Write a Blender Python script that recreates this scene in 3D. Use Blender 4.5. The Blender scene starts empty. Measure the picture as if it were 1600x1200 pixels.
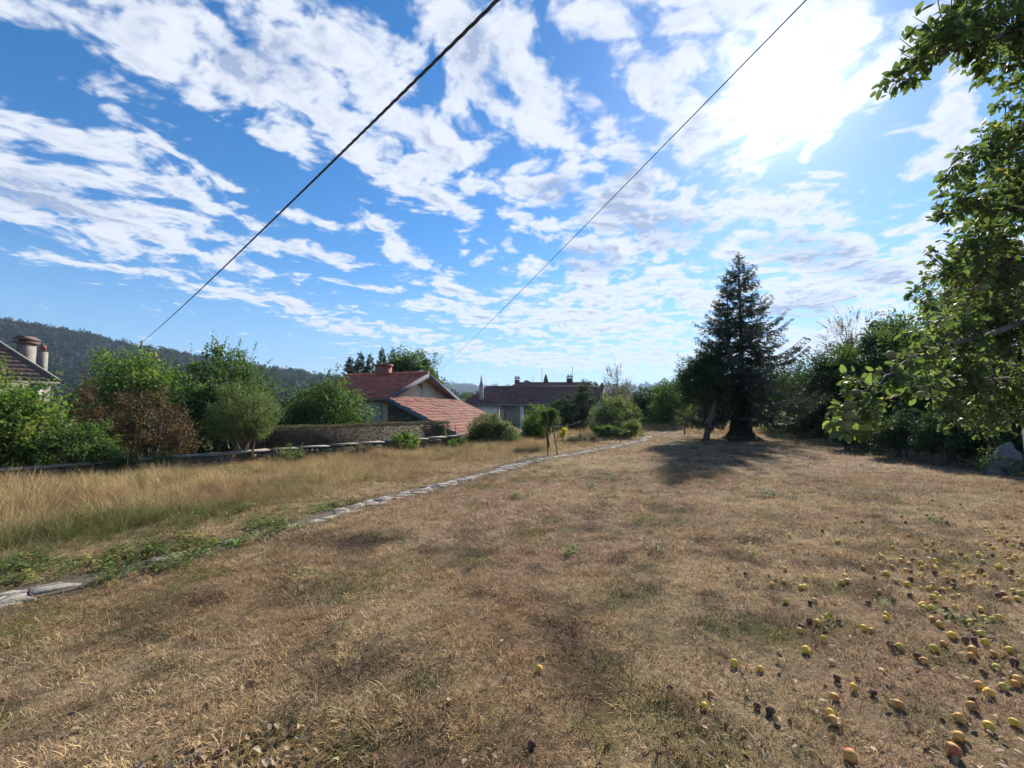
import bpy, math
import numpy as np
from mathutils import Vector, Matrix, Euler

S = bpy.context.scene
COL = S.collection
R = math.radians

# ------------------------------------------------------------------ camera
F, HOR, EYE = 680.0, 637.0, 1.6            # focal length / horizon row in photo pixels (1600 wide), eye height
PITCH = math.atan((HOR - 600) / F)
cd = bpy.data.cameras.new('camera')
cam = bpy.data.objects.new('camera', cd)
COL.objects.link(cam)
cd.sensor_width = 36.0
cd.lens = 36.0 * F / 1600
cd.clip_start = 0.05
cd.clip_end = 9000
cam.location = (0, 0, EYE)
cam.rotation_euler = (math.pi / 2 + PITCH, 0, 0)
S.camera = cam

def ray(px, py):
    x = (px - 800) / F
    u = (600 - py) / F
    y = math.cos(PITCH) - u * math.sin(PITCH)
    z = math.sin(PITCH) + u * math.cos(PITCH)
    return Vector((x, y, z))

def at(px, py, Y):
    r = ray(px, py)
    return Vector((r.x / r.y * Y, Y, EYE + r.z / r.y * Y))

def gnd(px, py, z=0.0):
    r = ray(px, py)
    t = (z - EYE) / r.z
    return Vector((r.x * t, r.y * t, z))

# ------------------------------------------------------------------ sun, sky, exposure
sun_dir = ray(1232, 138).normalized()
SUN_EL = math.asin(sun_dir.z)
SUN_AZ = math.atan2(sun_dir.x, sun_dir.y)      # clockwise from +Y
sl = bpy.data.lights.new('sun', 'SUN')
sl.energy = 5.0
sl.angle = R(1.2)
sl.color = (1.0, 0.93, 0.82)
so = bpy.data.objects.new('sun', sl)
COL.objects.link(so)
so.rotation_euler = (-sun_dir).to_track_quat('-Z', 'Y').to_euler()

S.view_settings.view_transform = 'Standard'
S.view_settings.look = 'None'
S.view_settings.exposure = 0.92
S.view_settings.gamma = 1.0
S.cycles.use_denoising = True
S.cycles.max_bounces = 5
S.cycles.diffuse_bounces = 2
S.cycles.transmission_bounces = 4
S.cycles.glossy_bounces = 2
S.cycles.use_adaptive_sampling = True
S.cycles.adaptive_threshold = 0.03
S.render.use_persistent_data = False
S.cycles.transparent_max_bounces = 8
S.cycles.volume_bounces = 0
S.cycles.caustics_reflective = False
S.cycles.caustics_refractive = False

class NT:
    """small node-tree helper"""
    def __init__(self, tree):
        self.t = tree
    def node(self, typ, ins=None, **props):
        n = self.t.nodes.new(typ)
        for k, v in props.items():
            setattr(n, k, v)
        for k, v in (ins or {}).items():
            self.put(n.inputs[k], v)
        return n
    def put(self, sock, v):
        if isinstance(v, bpy.types.NodeSocket):
            self.t.links.new(v, sock)
        else:
            sock.default_value = v
    def math(self, op, a, b=0.0, c=0.0, clamp=False):
        n = self.node('ShaderNodeMath', {0: a, 1: b, 2: c}, operation=op)
        n.use_clamp = clamp
        return n.outputs[0]
    def vmath(self, op, a, b=None, scale=None):
        n = self.node('ShaderNodeVectorMath', operation=op)
        self.put(n.inputs[0], a)
        if b is not None:
            self.put(n.inputs[1], b)
        if scale is not None:
            self.put(n.inputs[3], scale)
        return n
    def mix(self, f, a, b, blend='MIX'):
        n = self.node('ShaderNodeMix', data_type='RGBA', blend_type=blend)
        n.clamp_factor = True
        self.put(n.inputs[0], f); self.put(n.inputs[6], a); self.put(n.inputs[7], b)
        return n.outputs[2]
    def rng(self, v, a, b, c=0.0, d=1.0, smooth=True):
        n = self.node('ShaderNodeMapRange', {0: v, 1: a, 2: b, 3: c, 4: d})
        n.interpolation_type = 'SMOOTHSTEP' if smooth else 'LINEAR'
        return n.outputs[0]
    def noise(self, vec, scale, detail=4, rough=0.5, lac=2.0, dist=0.0):
        n = self.node('ShaderNodeTexNoise', {'Scale': scale, 'Detail': detail, 'Roughness': rough, 'Lacunarity': lac, 'Distortion': dist})
        if vec is not None:
            self.put(n.inputs['Vector'], vec)
        return n.outputs['Fac']

world = bpy.data.worlds.new('World')
S.world = world
world.use_nodes = True
wt = world.node_tree
wt.nodes.clear()
T = NT(wt)
SKY_STRENGTH = 0.10
sky = T.node('ShaderNodeTexSky', sky_type='NISHITA', sun_disc=False)
sky.sun_elevation = SUN_EL
sky.sun_rotation = SUN_AZ
sky.altitude = 300
sky.air_density = 1.0
sky.dust_density = 0.15
sky.ozone_density = 3.0
hs = T.node('ShaderNodeHueSaturation', {'Hue': 0.502, 'Saturation': 1.36, 'Value': 0.85, 'Color': sky.outputs[0]})
tc = T.node('ShaderNodeTexCoord')
dirv = T.vmath('NORMALIZE', tc.outputs['Generated']).outputs[0]
sep = T.node('ShaderNodeSeparateXYZ', {0: dirv})
ZOFF = 0.12
zc = T.math('ADD', T.math('MAXIMUM', sep.outputs[2], 0.0), ZOFF)
uu = T.math('DIVIDE', sep.outputs[0], zc)
vv = T.math('DIVIDE', sep.outputs[1], zc)
uv = T.node('ShaderNodeCombineXYZ', {0: uu, 1: vv, 2: 0.0}).outputs[0]

def sky_uv(px, py):
    d = ray(px, py).normalized()
    z = max(d.z, 0) + ZOFF
    return Vector((d.x / z, d.y / z))

# turbulence that frays the outlines of the cloud banks
SD = (0.11, 0.994)                 # the cloud streets run almost straight away from the camera
def streets(v, along):
    m = T.node('ShaderNodeMapping', {'Vector': v, 'Rotation': (0, 0, R(6.5)), 'Scale': (1.0, along, 1.0)})
    return m.outputs[0]
n_warp = T.node('ShaderNodeTexNoise', {'Vector': uv, 'Scale': 1.6, 'Detail': 3.0, 'Roughness': 0.55})
wv = T.vmath('SCALE', T.vmath('SUBTRACT', n_warp.outputs['Color'], (0.5, 0.5, 0.5)).outputs[0], scale=0.34).outputs[0]
uvw = T.vmath('ADD', uv, wv).outputs[0]
flat = T.vmath('MULTIPLY', uvw, (1, 1, 0)).outputs[0]

def bank_shape(ax, ay, bx, by, hw):
    a, b = sky_uv(ax, ay), sky_uv(bx, by)
    c = (a + b) / 2
    e = b - a
    L = e.length / 2
    mx, my = (ax + bx) / 2, (ay + by) / 2
    nl = math.hypot(bx - ax, by - ay)
    ox, oy = -(by - ay) / nl * hw, (bx - ax) / nl * hw
    off = sky_uv(mx + ox, my + oy) - sky_uv(mx - ox, my - oy)
    en = e.normalized()
    wd = max(abs(off.x * -en.y + off.y * en.x) / 2, 0.02)
    L = L + wd * 0.55
    return c, math.atan2(e.y, e.x), L, wd
# cloud banks of this sky: where each lies on the cloud layer (centre, half length, half width, turn)
BANKS = [  # px a, py a, px b, py b, half width in px
    (40, -10, 330, 75, 66), (200, 40, 520, 170, 74), (420, 140, 640, 260, 60), (560, 250, 730, 335, 24),
    (330, 20, 470, 95, 44), (420, 0, 560, 90, 38), (520, 90, 640, 190, 52), (590, 200, 770, 215, 50),
    (690, 0, 780, 160, 46), (790, 40, 870, 215, 40), (610, 250, 700, 250, 40),
    (-40, 180, 230, 262, 32), (180, 258, 400, 348, 15),
    (-60, 285, 180, 335, 56), (100, 335, 300, 385, 40), (240, 385, 430, 430, 15),
    (20, 390, 300, 440, 8), (240, 432, 520, 492, 11), (475, 503, 605, 526, 6), (580, 512, 705, 528, 6),
    (488, 342, 560, 356, 9), (585, 345, 632, 410, 15), (395, 380, 530, 408, 12), (200, 215, 340, 280, 7),
    (665, 420, 760, 482, 17), (655, 470, 850, 520, 15), (780, 480, 1040, 520, 30), (860, 430, 1000, 480, 34),
    (700, 545, 1000, 580, 14), (930, 540, 1090, 570, 24),
    (960, -10, 950, 130, 36), (905, 150, 945, 225, 26), (975, 130, 1045, 190, 26), (835, 160, 880, 235, 28),
    (800, 265, 900, 320, 34), (985, 235, 950, 380, 58), (930, 320, 1060, 390, 44), (900, 360, 960, 440, 40), (1050, 290, 1100, 370, 26), (790, 330, 840, 370, 18),
    (1060, 10, 1340, 40, 62), (1110, 110, 1330, 130, 76), (1080, 190, 1260, 170, 60), (1160, 200, 1175, 290, 38),
    (1090, 250, 1060, 160, 40), (1280, 205, 1255, 262, 15), (1270, 280, 1300, 286, 7),
    (1100, 335, 1290, 345, 22), (1200, 380, 1420, 440, 44), (1180, 480, 1480, 410, 54), (1200, 560, 1420, 500, 40),
    (1490, 150, 1465, 300, 40), (1440, 260, 1400, 285, 16), (1470, 330, 1440, 420, 30), (1330, 70, 1480, 70, 28),
    (1020, 440, 1120, 480, 30), (1010, 380, 1050, 450, 30)]
dmin = None
for ax, ay, bx, by, hw in BANKS:
    c, d, L, wd = bank_shape(ax, ay, bx, by, hw)
    m = T.node('ShaderNodeMapping', {'Vector': flat, 'Location': (c.x, c.y, 0), 'Rotation': (0, 0, d), 'Scale': (L, wd, 1)}, vector_type='TEXTURE')
    d = T.vmath('LENGTH', m.outputs[0]).outputs['Value']
    dmin = d if dmin is None else T.math('SMOOTH_MIN', dmin, d, 0.25)
bank = T.math('SUBTRACT', 1.05, dmin)                 # >0 inside a bank
# everywhere else: the same kind of broken cloud streets
low = T.noise(streets(uv, 0.35), 0.55, 3, 0.5)
wide = T.rng(low, 0.48, 0.70, -1.0, 0.7)
seen = T.rng(T.math('SUBTRACT', sep.outputs[1], T.math('MULTIPLY', T.math('ABSOLUTE', sep.outputs[0]), 0.72)), -0.12, 0.05)
seen = T.math('MULTIPLY', seen, T.rng(T.math('SUBTRACT', sep.outputs[1], T.math('MULTIPLY', sep.outputs[2], 0.88)), -0.10, 0.03))
cov = T.math('ADD', T.math('MULTIPLY', bank, seen), T.math('MULTIPLY', wide, T.math('SUBTRACT', 1.0, seen)))
covc = T.math('MAXIMUM', cov, -0.9)
su = sky_uv(1232, 138)
def puff(vec):
    big = T.noise(vec, 6.3, 8, 0.56, 2.1, 0.0)
    vo = T.node('ShaderNodeTexVoronoi', {'Vector': vec, 'Scale': 8.8, 'Detail': 2.0, 'Roughness': 0.55, 'Lacunarity': 2.3}, feature='SMOOTH_F1', voronoi_dimensions='2D', normalize=True)
    vo.inputs['Smoothness'].default_value = 0.35
    return big, T.math('MULTIPLY_ADD', T.math('SUBTRACT', 0.38, vo.outputs['Distance']), 0.50, big)
b0, p0 = puff(uvw)
sdir = T.vmath('NORMALIZE', T.vmath('SUBTRACT', (su.x, su.y, 0), uv).outputs[0]).outputs[0]
p1 = T.noise(T.vmath('ADD', uvw, T.vmath('SCALE', sdir, scale=0.037).outputs[0]).outputs[0], 6.3, 5, 0.56, 2.1, 0.0)
dens = T.math('ADD', T.math('MULTIPLY', covc, 0.72), T.math('MULTIPLY', T.math('SUBTRACT', p0, 0.485), 3.9))
alpha = T.rng(dens, -0.08, 0.70)
DARK = [(930, 330, 1090, 385, 40), (1215, 375, 1300, 420, 46), (985, 250, 960, 330, 40), (1200, 500, 1290, 480, 26), (720, 60, 780, 150, 44), (300, 60, 450, 120, 40), (0, 300, 150, 330, 30), (830, 285, 900, 320, 26), (1290, 420, 1400, 440, 20), (880, 390, 940, 420, 30)]
dk = None
for ax, ay, bx, by, hw in DARK:
    c, d, L, wd = bank_shape(ax, ay, bx, by, hw)
    m = T.node('ShaderNodeMapping', {'Vector': flat, 'Location': (c.x, c.y, 0), 'Rotation': (0, 0, d), 'Scale': (L, wd, 1)}, vector_type='TEXTURE')
    d = T.vmath('LENGTH', m.outputs[0]).outputs['Value']
    dk = d if dk is None else T.math('SMOOTH_MIN', dk, d, 0.3)
deep = T.rng(dk, 0.3, 1.25, 0.75, 0.0)                # the thick banks that let less light through
thick = T.rng(T.math('ADD', dens, T.math('MULTIPLY', deep, 0.9)), 0.40, 1.45)
lit = T.rng(T.math('SUBTRACT', b0, p1), -0.14, 0.09)
dot = T.vmath('DOT_PRODUCT', dirv, tuple(sun_dir)).outputs['Value']
ang = T.math('ARCCOSINE', T.math('MINIMUM', dot, 1.0))
glow = T.math('POWER', 2.718, T.math('MULTIPLY', ang, -5.2))          # thin cloud scatters the sun forward
core = T.math('POWER', 2.718, T.math('MULTIPLY', T.math('MULTIPLY', ang, ang), -125.0))
disc = T.math('POWER', 2.718, T.math('MULTIPLY', T.math('MULTIPLY', ang, ang), -150.0))
K = 1.0 / SKY_STRENGTH
white = (0.465 * K, 0.49 * K, 0.54 * K, 1)
grey = (0.20 * K, 0.25 * K, 0.36 * K, 1)
shade = T.math('ADD', T.math('MULTIPLY', T.math('MULTIPLY', thick, T.math('SUBTRACT', 1.0, lit)), 1.25), T.math('MULTIPLY', deep, 0.55), clamp=True)
ccol = T.mix(T.math('MULTIPLY', shade, 0.95), white, grey)
boost = T.math('ADD', 1.0, T.math('ADD', T.math('MULTIPLY', glow, 0.04), T.math('MULTIPLY', core, 1.15)))
ccol = T.vmath('SCALE', ccol, scale=boost).outputs[0]
haze_h = T.rng(sep.outputs[2], 0.0, 0.34, 0.70, 0.0)
blue = T.mix(haze_h, hs.outputs[0], (0.145 * K, 0.275 * K, 0.47 * K, 1))
aur = T.math('ADD', T.math('MULTIPLY', disc, 0.40), T.math('MULTIPLY', glow, 0.10))
blue = T.vmath('ADD', blue, T.vmath('SCALE', (0.9 * K, 0.92 * K, 0.95 * K), scale=aur).outputs[0]).outputs[0]
alpha = T.math('MULTIPLY', alpha, 0.97)
skyc = T.mix(alpha, blue, ccol)
bg = T.node('ShaderNodeBackground', {'Color': skyc, 'Strength': SKY_STRENGTH})
wo = T.node('ShaderNodeOutputWorld', {'Surface': bg.outputs[0]})
world.cycles.sampling_method = 'MANUAL'
world.cycles.sample_map_resolution = 512
HAZE = 0.00018

# ------------------------------------------------------------------ helpers
rng = np.random.default_rng(11)

def smooth(a, b, x):
    t = np.clip((np.asarray(x, float) - a) / (b - a), 0, 1)
    return t * t * (3 - 2 * t)

def _hash(ix, iy, seed):
    h = (ix.astype(np.int64) * 374761393 + iy.astype(np.int64) * 668265263 + seed * 1274126177) & 0xFFFFFFFF
    h = ((h ^ (h >> 13)) * 1274126177) & 0xFFFFFFFF
    return ((h ^ (h >> 16)) & 0xFFFF) / 65535.0

def vnoise(x, y, seed=0):
    x = np.asarray(x, float); y = np.asarray(y, float)
    ix, iy = np.floor(x), np.floor(y)
    fx, fy = x - ix, y - iy
    fx = fx * fx * (3 - 2 * fx); fy = fy * fy * (3 - 2 * fy)
    a = _hash(ix, iy, seed); b = _hash(ix + 1, iy, seed); c = _hash(ix, iy + 1, seed); d = _hash(ix + 1, iy + 1, seed)
    return (a * (1 - fx) + b * fx) * (1 - fy) + (c * (1 - fx) + d * fx) * fy

def fbm(x, y, seed=0, octv=4):
    t = 0; amp = 1; tot = 0
    for k in range(octv):
        t = t + amp * vnoise(x * 2 ** k + 17.3 * k, y * 2 ** k - 9.1 * k, seed + k); tot += amp; amp *= 0.55
    return t / tot

def unit(v):
    v = np.asarray(v, float)
    return v / np.maximum(np.linalg.norm(v, axis=-1, keepdims=True), 1e-9)

def tag(o, label=None, cat=None, group=None, kind=None):
    for k, v in (('label', label), ('category', cat), ('group', group), ('kind', kind)):
        if v:
            o[k] = v
    return o

def link(name, mesh, mat=None, parent=None):
    o = bpy.data.objects.new(name, mesh)
    if mat is not None and mesh is not None:
        ms = mat if isinstance(mat, (list, tuple)) else [mat]
        if not mesh.materials:
            for m_ in ms:
                mesh.materials.append(m_)
    if parent is not None:
        o.parent = parent
    COL.objects.link(o)
    return o

def empty(name, loc=(0, 0, 0), rz=0.0):
    o = bpy.data.objects.new(name, None)
    o.empty_display_size = 0.2
    o.location = loc
    o.rotation_euler = (0, 0, rz)
    COL.objects.link(o)
    return o

def mesh_np(name, V, faces_list, attrs=None, smooth_sh=False, mats=None):
    """faces_list: list of (n,k) int arrays with any k"""
    me = bpy.data.meshes.new(name)
    V = np.asarray(V, np.float32).reshape(-1, 3)
    me.vertices.add(len(V))
    me.vertices.foreach_set('co', V.ravel())
    loops = []; starts = []; tot = 0
    for Fc in faces_list:
        Fc = np.asarray(Fc, np.int32)
        if Fc.size == 0:
            continue
        n, k = Fc.shape
        loops.append(Fc.ravel())
        starts.append(np.arange(n, dtype=np.int32) * k + tot)
        tot += n * k
    if loops:
        lp = np.concatenate(loops); st = np.concatenate(starts)
        me.loops.add(len(lp)); me.loops.foreach_set('vertex_index', lp)
        me.polygons.add(len(st)); me.polygons.foreach_set('loop_start', st)
        me.update(calc_edges=True)
        if smooth_sh:
            me.polygons.foreach_set('use_smooth', np.ones(len(st), bool))
    for nm, (typ, arr) in (attrs or {}).items():
        a = me.attributes.new(nm, typ, 'POINT')
        arr = np.asarray(arr, np.float32 if typ != 'INT' else np.int32)
        a.data.foreach_set({'FLOAT': 'value', 'INT': 'value', 'FLOAT_COLOR': 'color', 'FLOAT_VECTOR': 'vector'}[typ], arr.ravel())
    me.validate(clean_customdata=False) if False else None
    me.update()
    return me

class MB:
    """collects boxes, tubes, polygons into ONE mesh (local coordinates)"""
    def __init__(self):
        self.V = []; self.Fs = {}; self.n = 0; self.var = []
    def add(self, V, Fs, var=0.5):
        V = np.asarray(V, float).reshape(-1, 3)
        for f in Fs:
            self.Fs.setdefault(len(f), []).append([i + self.n for i in f])
        self.V.append(V); self.n += len(V)
        self.var.append(np.full(len(V), var))
        return self
    def box(self, c, s, M=None, var=0.5, jit=0.0):
        x, y, z = s[0] / 2, s[1] / 2, s[2] / 2
        V = np.array([(-x, -y, -z), (x, -y, -z), (x, y, -z), (-x, y, -z), (-x, -y, z), (x, -y, z), (x, y, z), (-x, y, z)], float)
        if jit:
            V += rng.normal(0, jit, V.shape)
        if M is not None:
            V = V @ np.array(M)[:3, :3].T
        V = V + np.array(c, float)
        return self.add(V, [(0, 3, 2, 1), (4, 5, 6, 7), (0, 1, 5, 4), (1, 2, 6, 5), (2, 3, 7, 6), (3, 0, 4, 7)], var)
    def prism(self, poly, d, var=0.5):
        """polygon (n,3) extruded by vector d"""
        P = np.asarray(poly, float); n = len(P)
        V = np.vstack([P, P + np.asarray(d, float)])
        Fs = [tuple(range(n - 1, -1, -1)), tuple(range(n, 2 * n))] + [(i, (i + 1) % n, n + (i + 1) % n, n + i) for i in range(n)]
        return self.add(V, Fs, var)
    def tube(self, pts, rad, sides=7, var=0.5, cap=True):
        P = np.asarray(pts, float); n = len(P)
        rad = np.broadcast_to(np.asarray(rad, float), (n,))
        Tn = unit(np.gradient(P, axis=0)) if n > 1 else np.array([[0, 0, 1.0]])
        up = np.array([0, 0, 1.0]) if abs(Tn[0][2]) < 0.9 else np.array([1.0, 0, 0])
        A = unit(np.cross(Tn, up)); B = np.cross(Tn, A)
        th = np.arange(sides) / sides * 2 * math.pi
        V = P[:, None, :] + rad[:, None, None] * (np.cos(th)[None, :, None] * A[:, None, :] + np.sin(th)[None, :, None] * B[:, None, :])
        Fs = []
        for i in range(n - 1):
            for k in range(sides):
                k2 = (k + 1) % sides
                Fs.append((i * sides + k, i * sides + k2, (i + 1) * sides + k2, (i + 1) * sides + k))
        if cap:
            Fs.append(tuple(range(sides - 1, -1, -1))); Fs.append(tuple((n - 1) * sides + k for k in range(sides)))
        return self.add(V.reshape(-1, 3), Fs, var)
    def lathe(self, prof, sides=12, c=(0, 0, 0), var=0.5):
        V = []; n = len(prof)
        for r_, z_ in prof:
            for k in range(sides):
                a = k / sides * 2 * math.pi
                V.append((c[0] + r_ * math.cos(a), c[1] + r_ * math.sin(a), c[2] + z_))
        Fs = []
        for i in range(n - 1):
            for k in range(sides):
                k2 = (k + 1) % sides
                Fs.append((i * sides + k, i * sides + k2, (i + 1) * sides + k2, (i + 1) * sides + k))
        Fs.append(tuple(range(sides - 1, -1, -1))); Fs.append(tuple((n - 1) * sides + k for k in range(sides)))
        return self.add(V, Fs, var)
    def mesh(self, name, smooth_sh=False):
        if not self.V:
            return bpy.data.meshes.new(name)
        return mesh_np(name, np.vstack(self.V), list(self.Fs.values()), {'var': ('FLOAT', np.concatenate(self.var))}, smooth_sh)
    def build(self, name, mat, parent=None, smooth_sh=False):
        return link(name, self.mesh(name, smooth_sh), mat, parent)

# ------------------------------------------------------------------ materials
def mat_base(name):
    m = bpy.data.materials.new(name); m.use_nodes = True
    m.node_tree.nodes.clear()
    return m, NT(m.node_tree)

def out(t, surf, disp=None):
    o = t.node('ShaderNodeOutputMaterial', {'Surface': surf})
    return o

def mat_solid(name, c1, c2, scale=6.0, rough=0.8, bump=0.3, bscale=None, varamt=0.35, coords='Object', dirt=None, metal=0.0):
    """two-tone procedural surface with grain, wear and per-piece variation (attribute var)"""
    m, t = mat_base(name)
    tcn = t.node('ShaderNodeTexCoord').outputs[coords]
    n1 = t.noise(tcn, scale, 5, 0.6)
    n2 = t.noise(tcn, scale * 7.3, 3, 0.6)
    f = t.rng(t.math('ADD', t.math('MULTIPLY', n1, 0.7), t.math('MULTIPLY', n2, 0.3)), 0.32, 0.68)
    col = t.mix(f, (*c1, 1), (*c2, 1))
    va = t.node('ShaderNodeAttribute', attribute_name='var')
    k = t.math('ADD', 1.0 - varamt / 2, t.math('MULTIPLY', va.outputs['Fac'], varamt))
    col = t.mix(1.0, col, t.node('ShaderNodeCombineColor', {0: k, 1: k, 2: k}).outputs[0], 'MULTIPLY')
    if dirt:
        n3 = t.noise(tcn, scale * 0.45, 5, 0.65)
        col = t.mix(t.rng(n3, 0.50, 0.68, 0, 0.85), col, (*dirt, 1))
    bs = t.node('ShaderNodeBsdfPrincipled', {'Base Color': col, 'Roughness': rough, 'Metallic': metal})
    if bump:
        b = t.node('ShaderNodeBump', {'Strength': bump, 'Distance': 0.02, 'Height': t.noise(tcn, bscale or scale * 5, 5, 0.6)})
        t.put(bs.inputs['Normal'], b.outputs[0])
    out(t, bs.outputs[0])
    return m

def mat_leaf(name, c1, c2, c3=None, trans=0.5, rough=0.62, spec=0.2):
    """leaf: reflects and lets light through; colour differs leaf by leaf (attribute var 0..1)"""
    m, t = mat_base(name)
    ds = lambda c: tuple(0.86 * v + 0.14 * (0.3 * c[0] + 0.6 * c[1] + 0.1 * c[2]) for v in c)
    c1, c2, c3 = ds(c1), ds(c2), (ds(c3) if c3 else None)
    va = t.node('ShaderNodeAttribute', attribute_name='var').outputs['Fac']
    cr = t.node('ShaderNodeValToRGB', {0: va})
    e = cr.color_ramp.elements
    e[0].color = (*c1, 1); e[1].color = (*c2, 1); e[1].position = 0.8
    if c3:
        x = e.new(0.97); x.color = (*c3, 1)
    col = cr.outputs[0]
    bs = t.node('ShaderNodeBsdfPrincipled', {'Base Color': col, 'Roughness': rough, 'Specular IOR Level': spec})
    tr = t.node('ShaderNodeBsdfTranslucent', {'Color': t.mix(1.0, col, (1.35, 1.42, 0.80, 1), 'MULTIPLY')})
    mx = t.node('ShaderNodeMixShader', {0: trans, 1: bs.outputs[0], 2: tr.outputs[0]})
    out(t, mx.outputs[0])
    return m

def mat_grass(name, trans=0.3):
    m, t = mat_base(name)
    c = t.node('ShaderNodeAttribute', attribute_name='col', attribute_type='INSTANCER').outputs['Color']
    v = t.node('ShaderNodeAttribute', attribute_name='var').outputs['Fac']
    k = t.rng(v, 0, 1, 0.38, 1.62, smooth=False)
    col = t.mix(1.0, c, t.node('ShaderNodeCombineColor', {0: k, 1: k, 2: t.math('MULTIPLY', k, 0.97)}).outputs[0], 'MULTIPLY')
    bs = t.node('ShaderNodeBsdfPrincipled', {'Base Color': col, 'Roughness': 0.7, 'Specular IOR Level': 0.2})
    tr = t.node('ShaderNodeBsdfTranslucent', {'Color': col})
    mx = t.node('ShaderNodeMixShader', {0: trans, 1: bs.outputs[0], 2: tr.outputs[0]})
    out(t, mx.outputs[0])
    return m

M = {}
M['bark'] = mat_solid('bark', (0.07, 0.055, 0.04), (0.15, 0.125, 0.10), 9, 0.9, 0.8, 30)
M['bark_grey'] = mat_solid('bark_grey', (0.07, 0.06, 0.05), (0.15, 0.135, 0.115), 9, 0.9, 0.8, 30)
M['render_old'] = mat_solid('render_old', (0.19, 0.175, 0.145), (0.28, 0.26, 0.22), 2.5, 0.95, 0.5, 25, dirt=(0.13, 0.12, 0.10))
M['render_cream'] = mat_solid('render_cream', (0.68, 0.53, 0.33), (0.74, 0.60, 0.41), 1.6, 0.9, 0.2, 30, dirt=(0.58, 0.46, 0.30))
M['render_white'] = mat_solid('render_white', (0.74, 0.71, 0.66), (0.80, 0.78, 0.73), 1.2, 0.9, 0.2, 30, dirt=(0.50, 0.47, 0.42))
M['render_grey'] = mat_solid('render_grey', (0.34, 0.33, 0.31), (0.45, 0.43, 0.40), 1.8, 0.9, 0.3, 25, dirt=(0.25, 0.24, 0.21))
M['tile_red'] = mat_solid('tile_red', (0.38, 0.095, 0.055), (0.48, 0.15, 0.09), 2.2, 0.85, 0.3, 40, 0.75, dirt=(0.27, 0.10, 0.07))
M['tile_pink'] = mat_solid('tile_pink', (0.21, 0.064, 0.040), (0.28, 0.10, 0.065), 1.6, 0.85, 0.3, 40, 0.7, dirt=(0.19, 0.095, 0.075))
M['tile_brown'] = mat_solid('tile_brown', (0.12, 0.065, 0.055), (0.19, 0.105, 0.09), 1.3, 0.85, 0.3, 40, 0.6, dirt=(0.13, 0.09, 0.085))
M['tile_dark'] = mat_solid('tile_dark', (0.115, 0.066, 0.055), (0.165, 0.10, 0.085), 1.3, 0.85, 0.3, 40, 0.5, dirt=(0.10, 0.085, 0.08))
M['paint_grey'] = mat_solid('paint_grey', (0.10, 0.11, 0.135), (0.15, 0.16, 0.185), 3, 0.95, 0.15, 40)
M['brick_red'] = mat_solid('brick_red', (0.22, 0.07, 0.05), (0.32, 0.12, 0.09), 4, 0.9, 0.4, 30, dirt=(0.12, 0.06, 0.05))
M['stone'] = mat_solid('stone', (0.085, 0.075, 0.06), (0.17, 0.15, 0.125), 5, 0.95, 0.7, 22, 0.7, dirt=(0.05, 0.05, 0.032))
M['coping'] = mat_solid('coping', (0.16, 0.145, 0.12), (0.28, 0.255, 0.22), 3, 0.95, 0.6, 25, 0.7, dirt=(0.11, 0.09, 0.035))
M['concrete'] = mat_solid('concrete', (0.21, 0.185, 0.155), (0.31, 0.275, 0.235), 9, 0.95, 1.0, 45, 0.3, dirt=(0.12, 0.095, 0.065))
M['plank'] = mat_solid('plank', (0.20, 0.155, 0.125), (0.33, 0.265, 0.22), 5, 0.9, 0.4, 40, 0.6)
M['rust'] = mat_solid('rust', (0.055, 0.03, 0.02), (0.11, 0.06, 0.04), 20, 0.85, 0.3, 60)
M['wire'] = mat_solid('wire', (0.03, 0.03, 0.032), (0.05, 0.05, 0.052), 20, 0.5, 0.0)
M['galvanised'] = mat_solid('galvanised', (0.16, 0.16, 0.165), (0.25, 0.25, 0.26), 20, 0.7, 0.0, metal=0.0)
M['pole'] = mat_solid('pole', (0.10, 0.085, 0.07), (0.18, 0.155, 0.13), 6, 0.9, 0.4, 40)
M['soil'] = mat_solid('soil', (0.075, 0.055, 0.038), (0.13, 0.10, 0.07), 9, 1.0, 0.8, 40, dirt=(0.07, 0.075, 0.03))
M['lichen_stone'] = mat_solid('lichen_stone', (0.10, 0.095, 0.088), (0.21, 0.20, 0.185), 14, 0.95, 1.0, 18, dirt=(0.03, 0.035, 0.022))
M['mortar'] = mat_solid('mortar', (0.10, 0.09, 0.075), (0.16, 0.145, 0.12), 8, 1.0, 0.6, 40)
LF = {}
LF['bright'] = mat_leaf('leaf_bright', (0.060, 0.125, 0.018), (0.125, 0.215, 0.035), (0.26, 0.24, 0.05))
LF['mid'] = mat_leaf('leaf_mid', (0.045, 0.095, 0.020), (0.085, 0.155, 0.034), (0.14, 0.17, 0.05))
LF['dark'] = mat_leaf('leaf_dark', (0.022, 0.050, 0.016), (0.050, 0.095, 0.026), (0.085, 0.12, 0.04), trans=0.32)
LF['olive'] = mat_leaf('leaf_olive', (0.075, 0.115, 0.040), (0.135, 0.185, 0.065), (0.20, 0.21, 0.08))
LF['russet'] = mat_leaf('leaf_russet', (0.075, 0.050, 0.026), (0.165, 0.085, 0.045), (0.10, 0.12, 0.04), trans=0.3)
LF['hedge'] = mat_leaf('leaf_hedge_dry', (0.060, 0.062, 0.032), (0.165, 0.130, 0.088), (0.10, 0.11, 0.045), trans=0.2)
LF['spruce'] = mat_leaf('needle', (0.042, 0.064, 0.048), (0.085, 0.118, 0.080), (0.12, 0.14, 0.09), trans=0.25)
LF['ivy'] = mat_leaf('leaf_ivy', (0.020, 0.036, 0.016), (0.042, 0.068, 0.026), (0.06, 0.08, 0.03), trans=0.15)
LF['apple'] = mat_leaf('leaf_apple', (0.050, 0.085, 0.030), (0.135, 0.195, 0.050), (0.36, 0.33, 0.05), trans=0.5, rough=0.58, spec=0.28)
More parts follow.
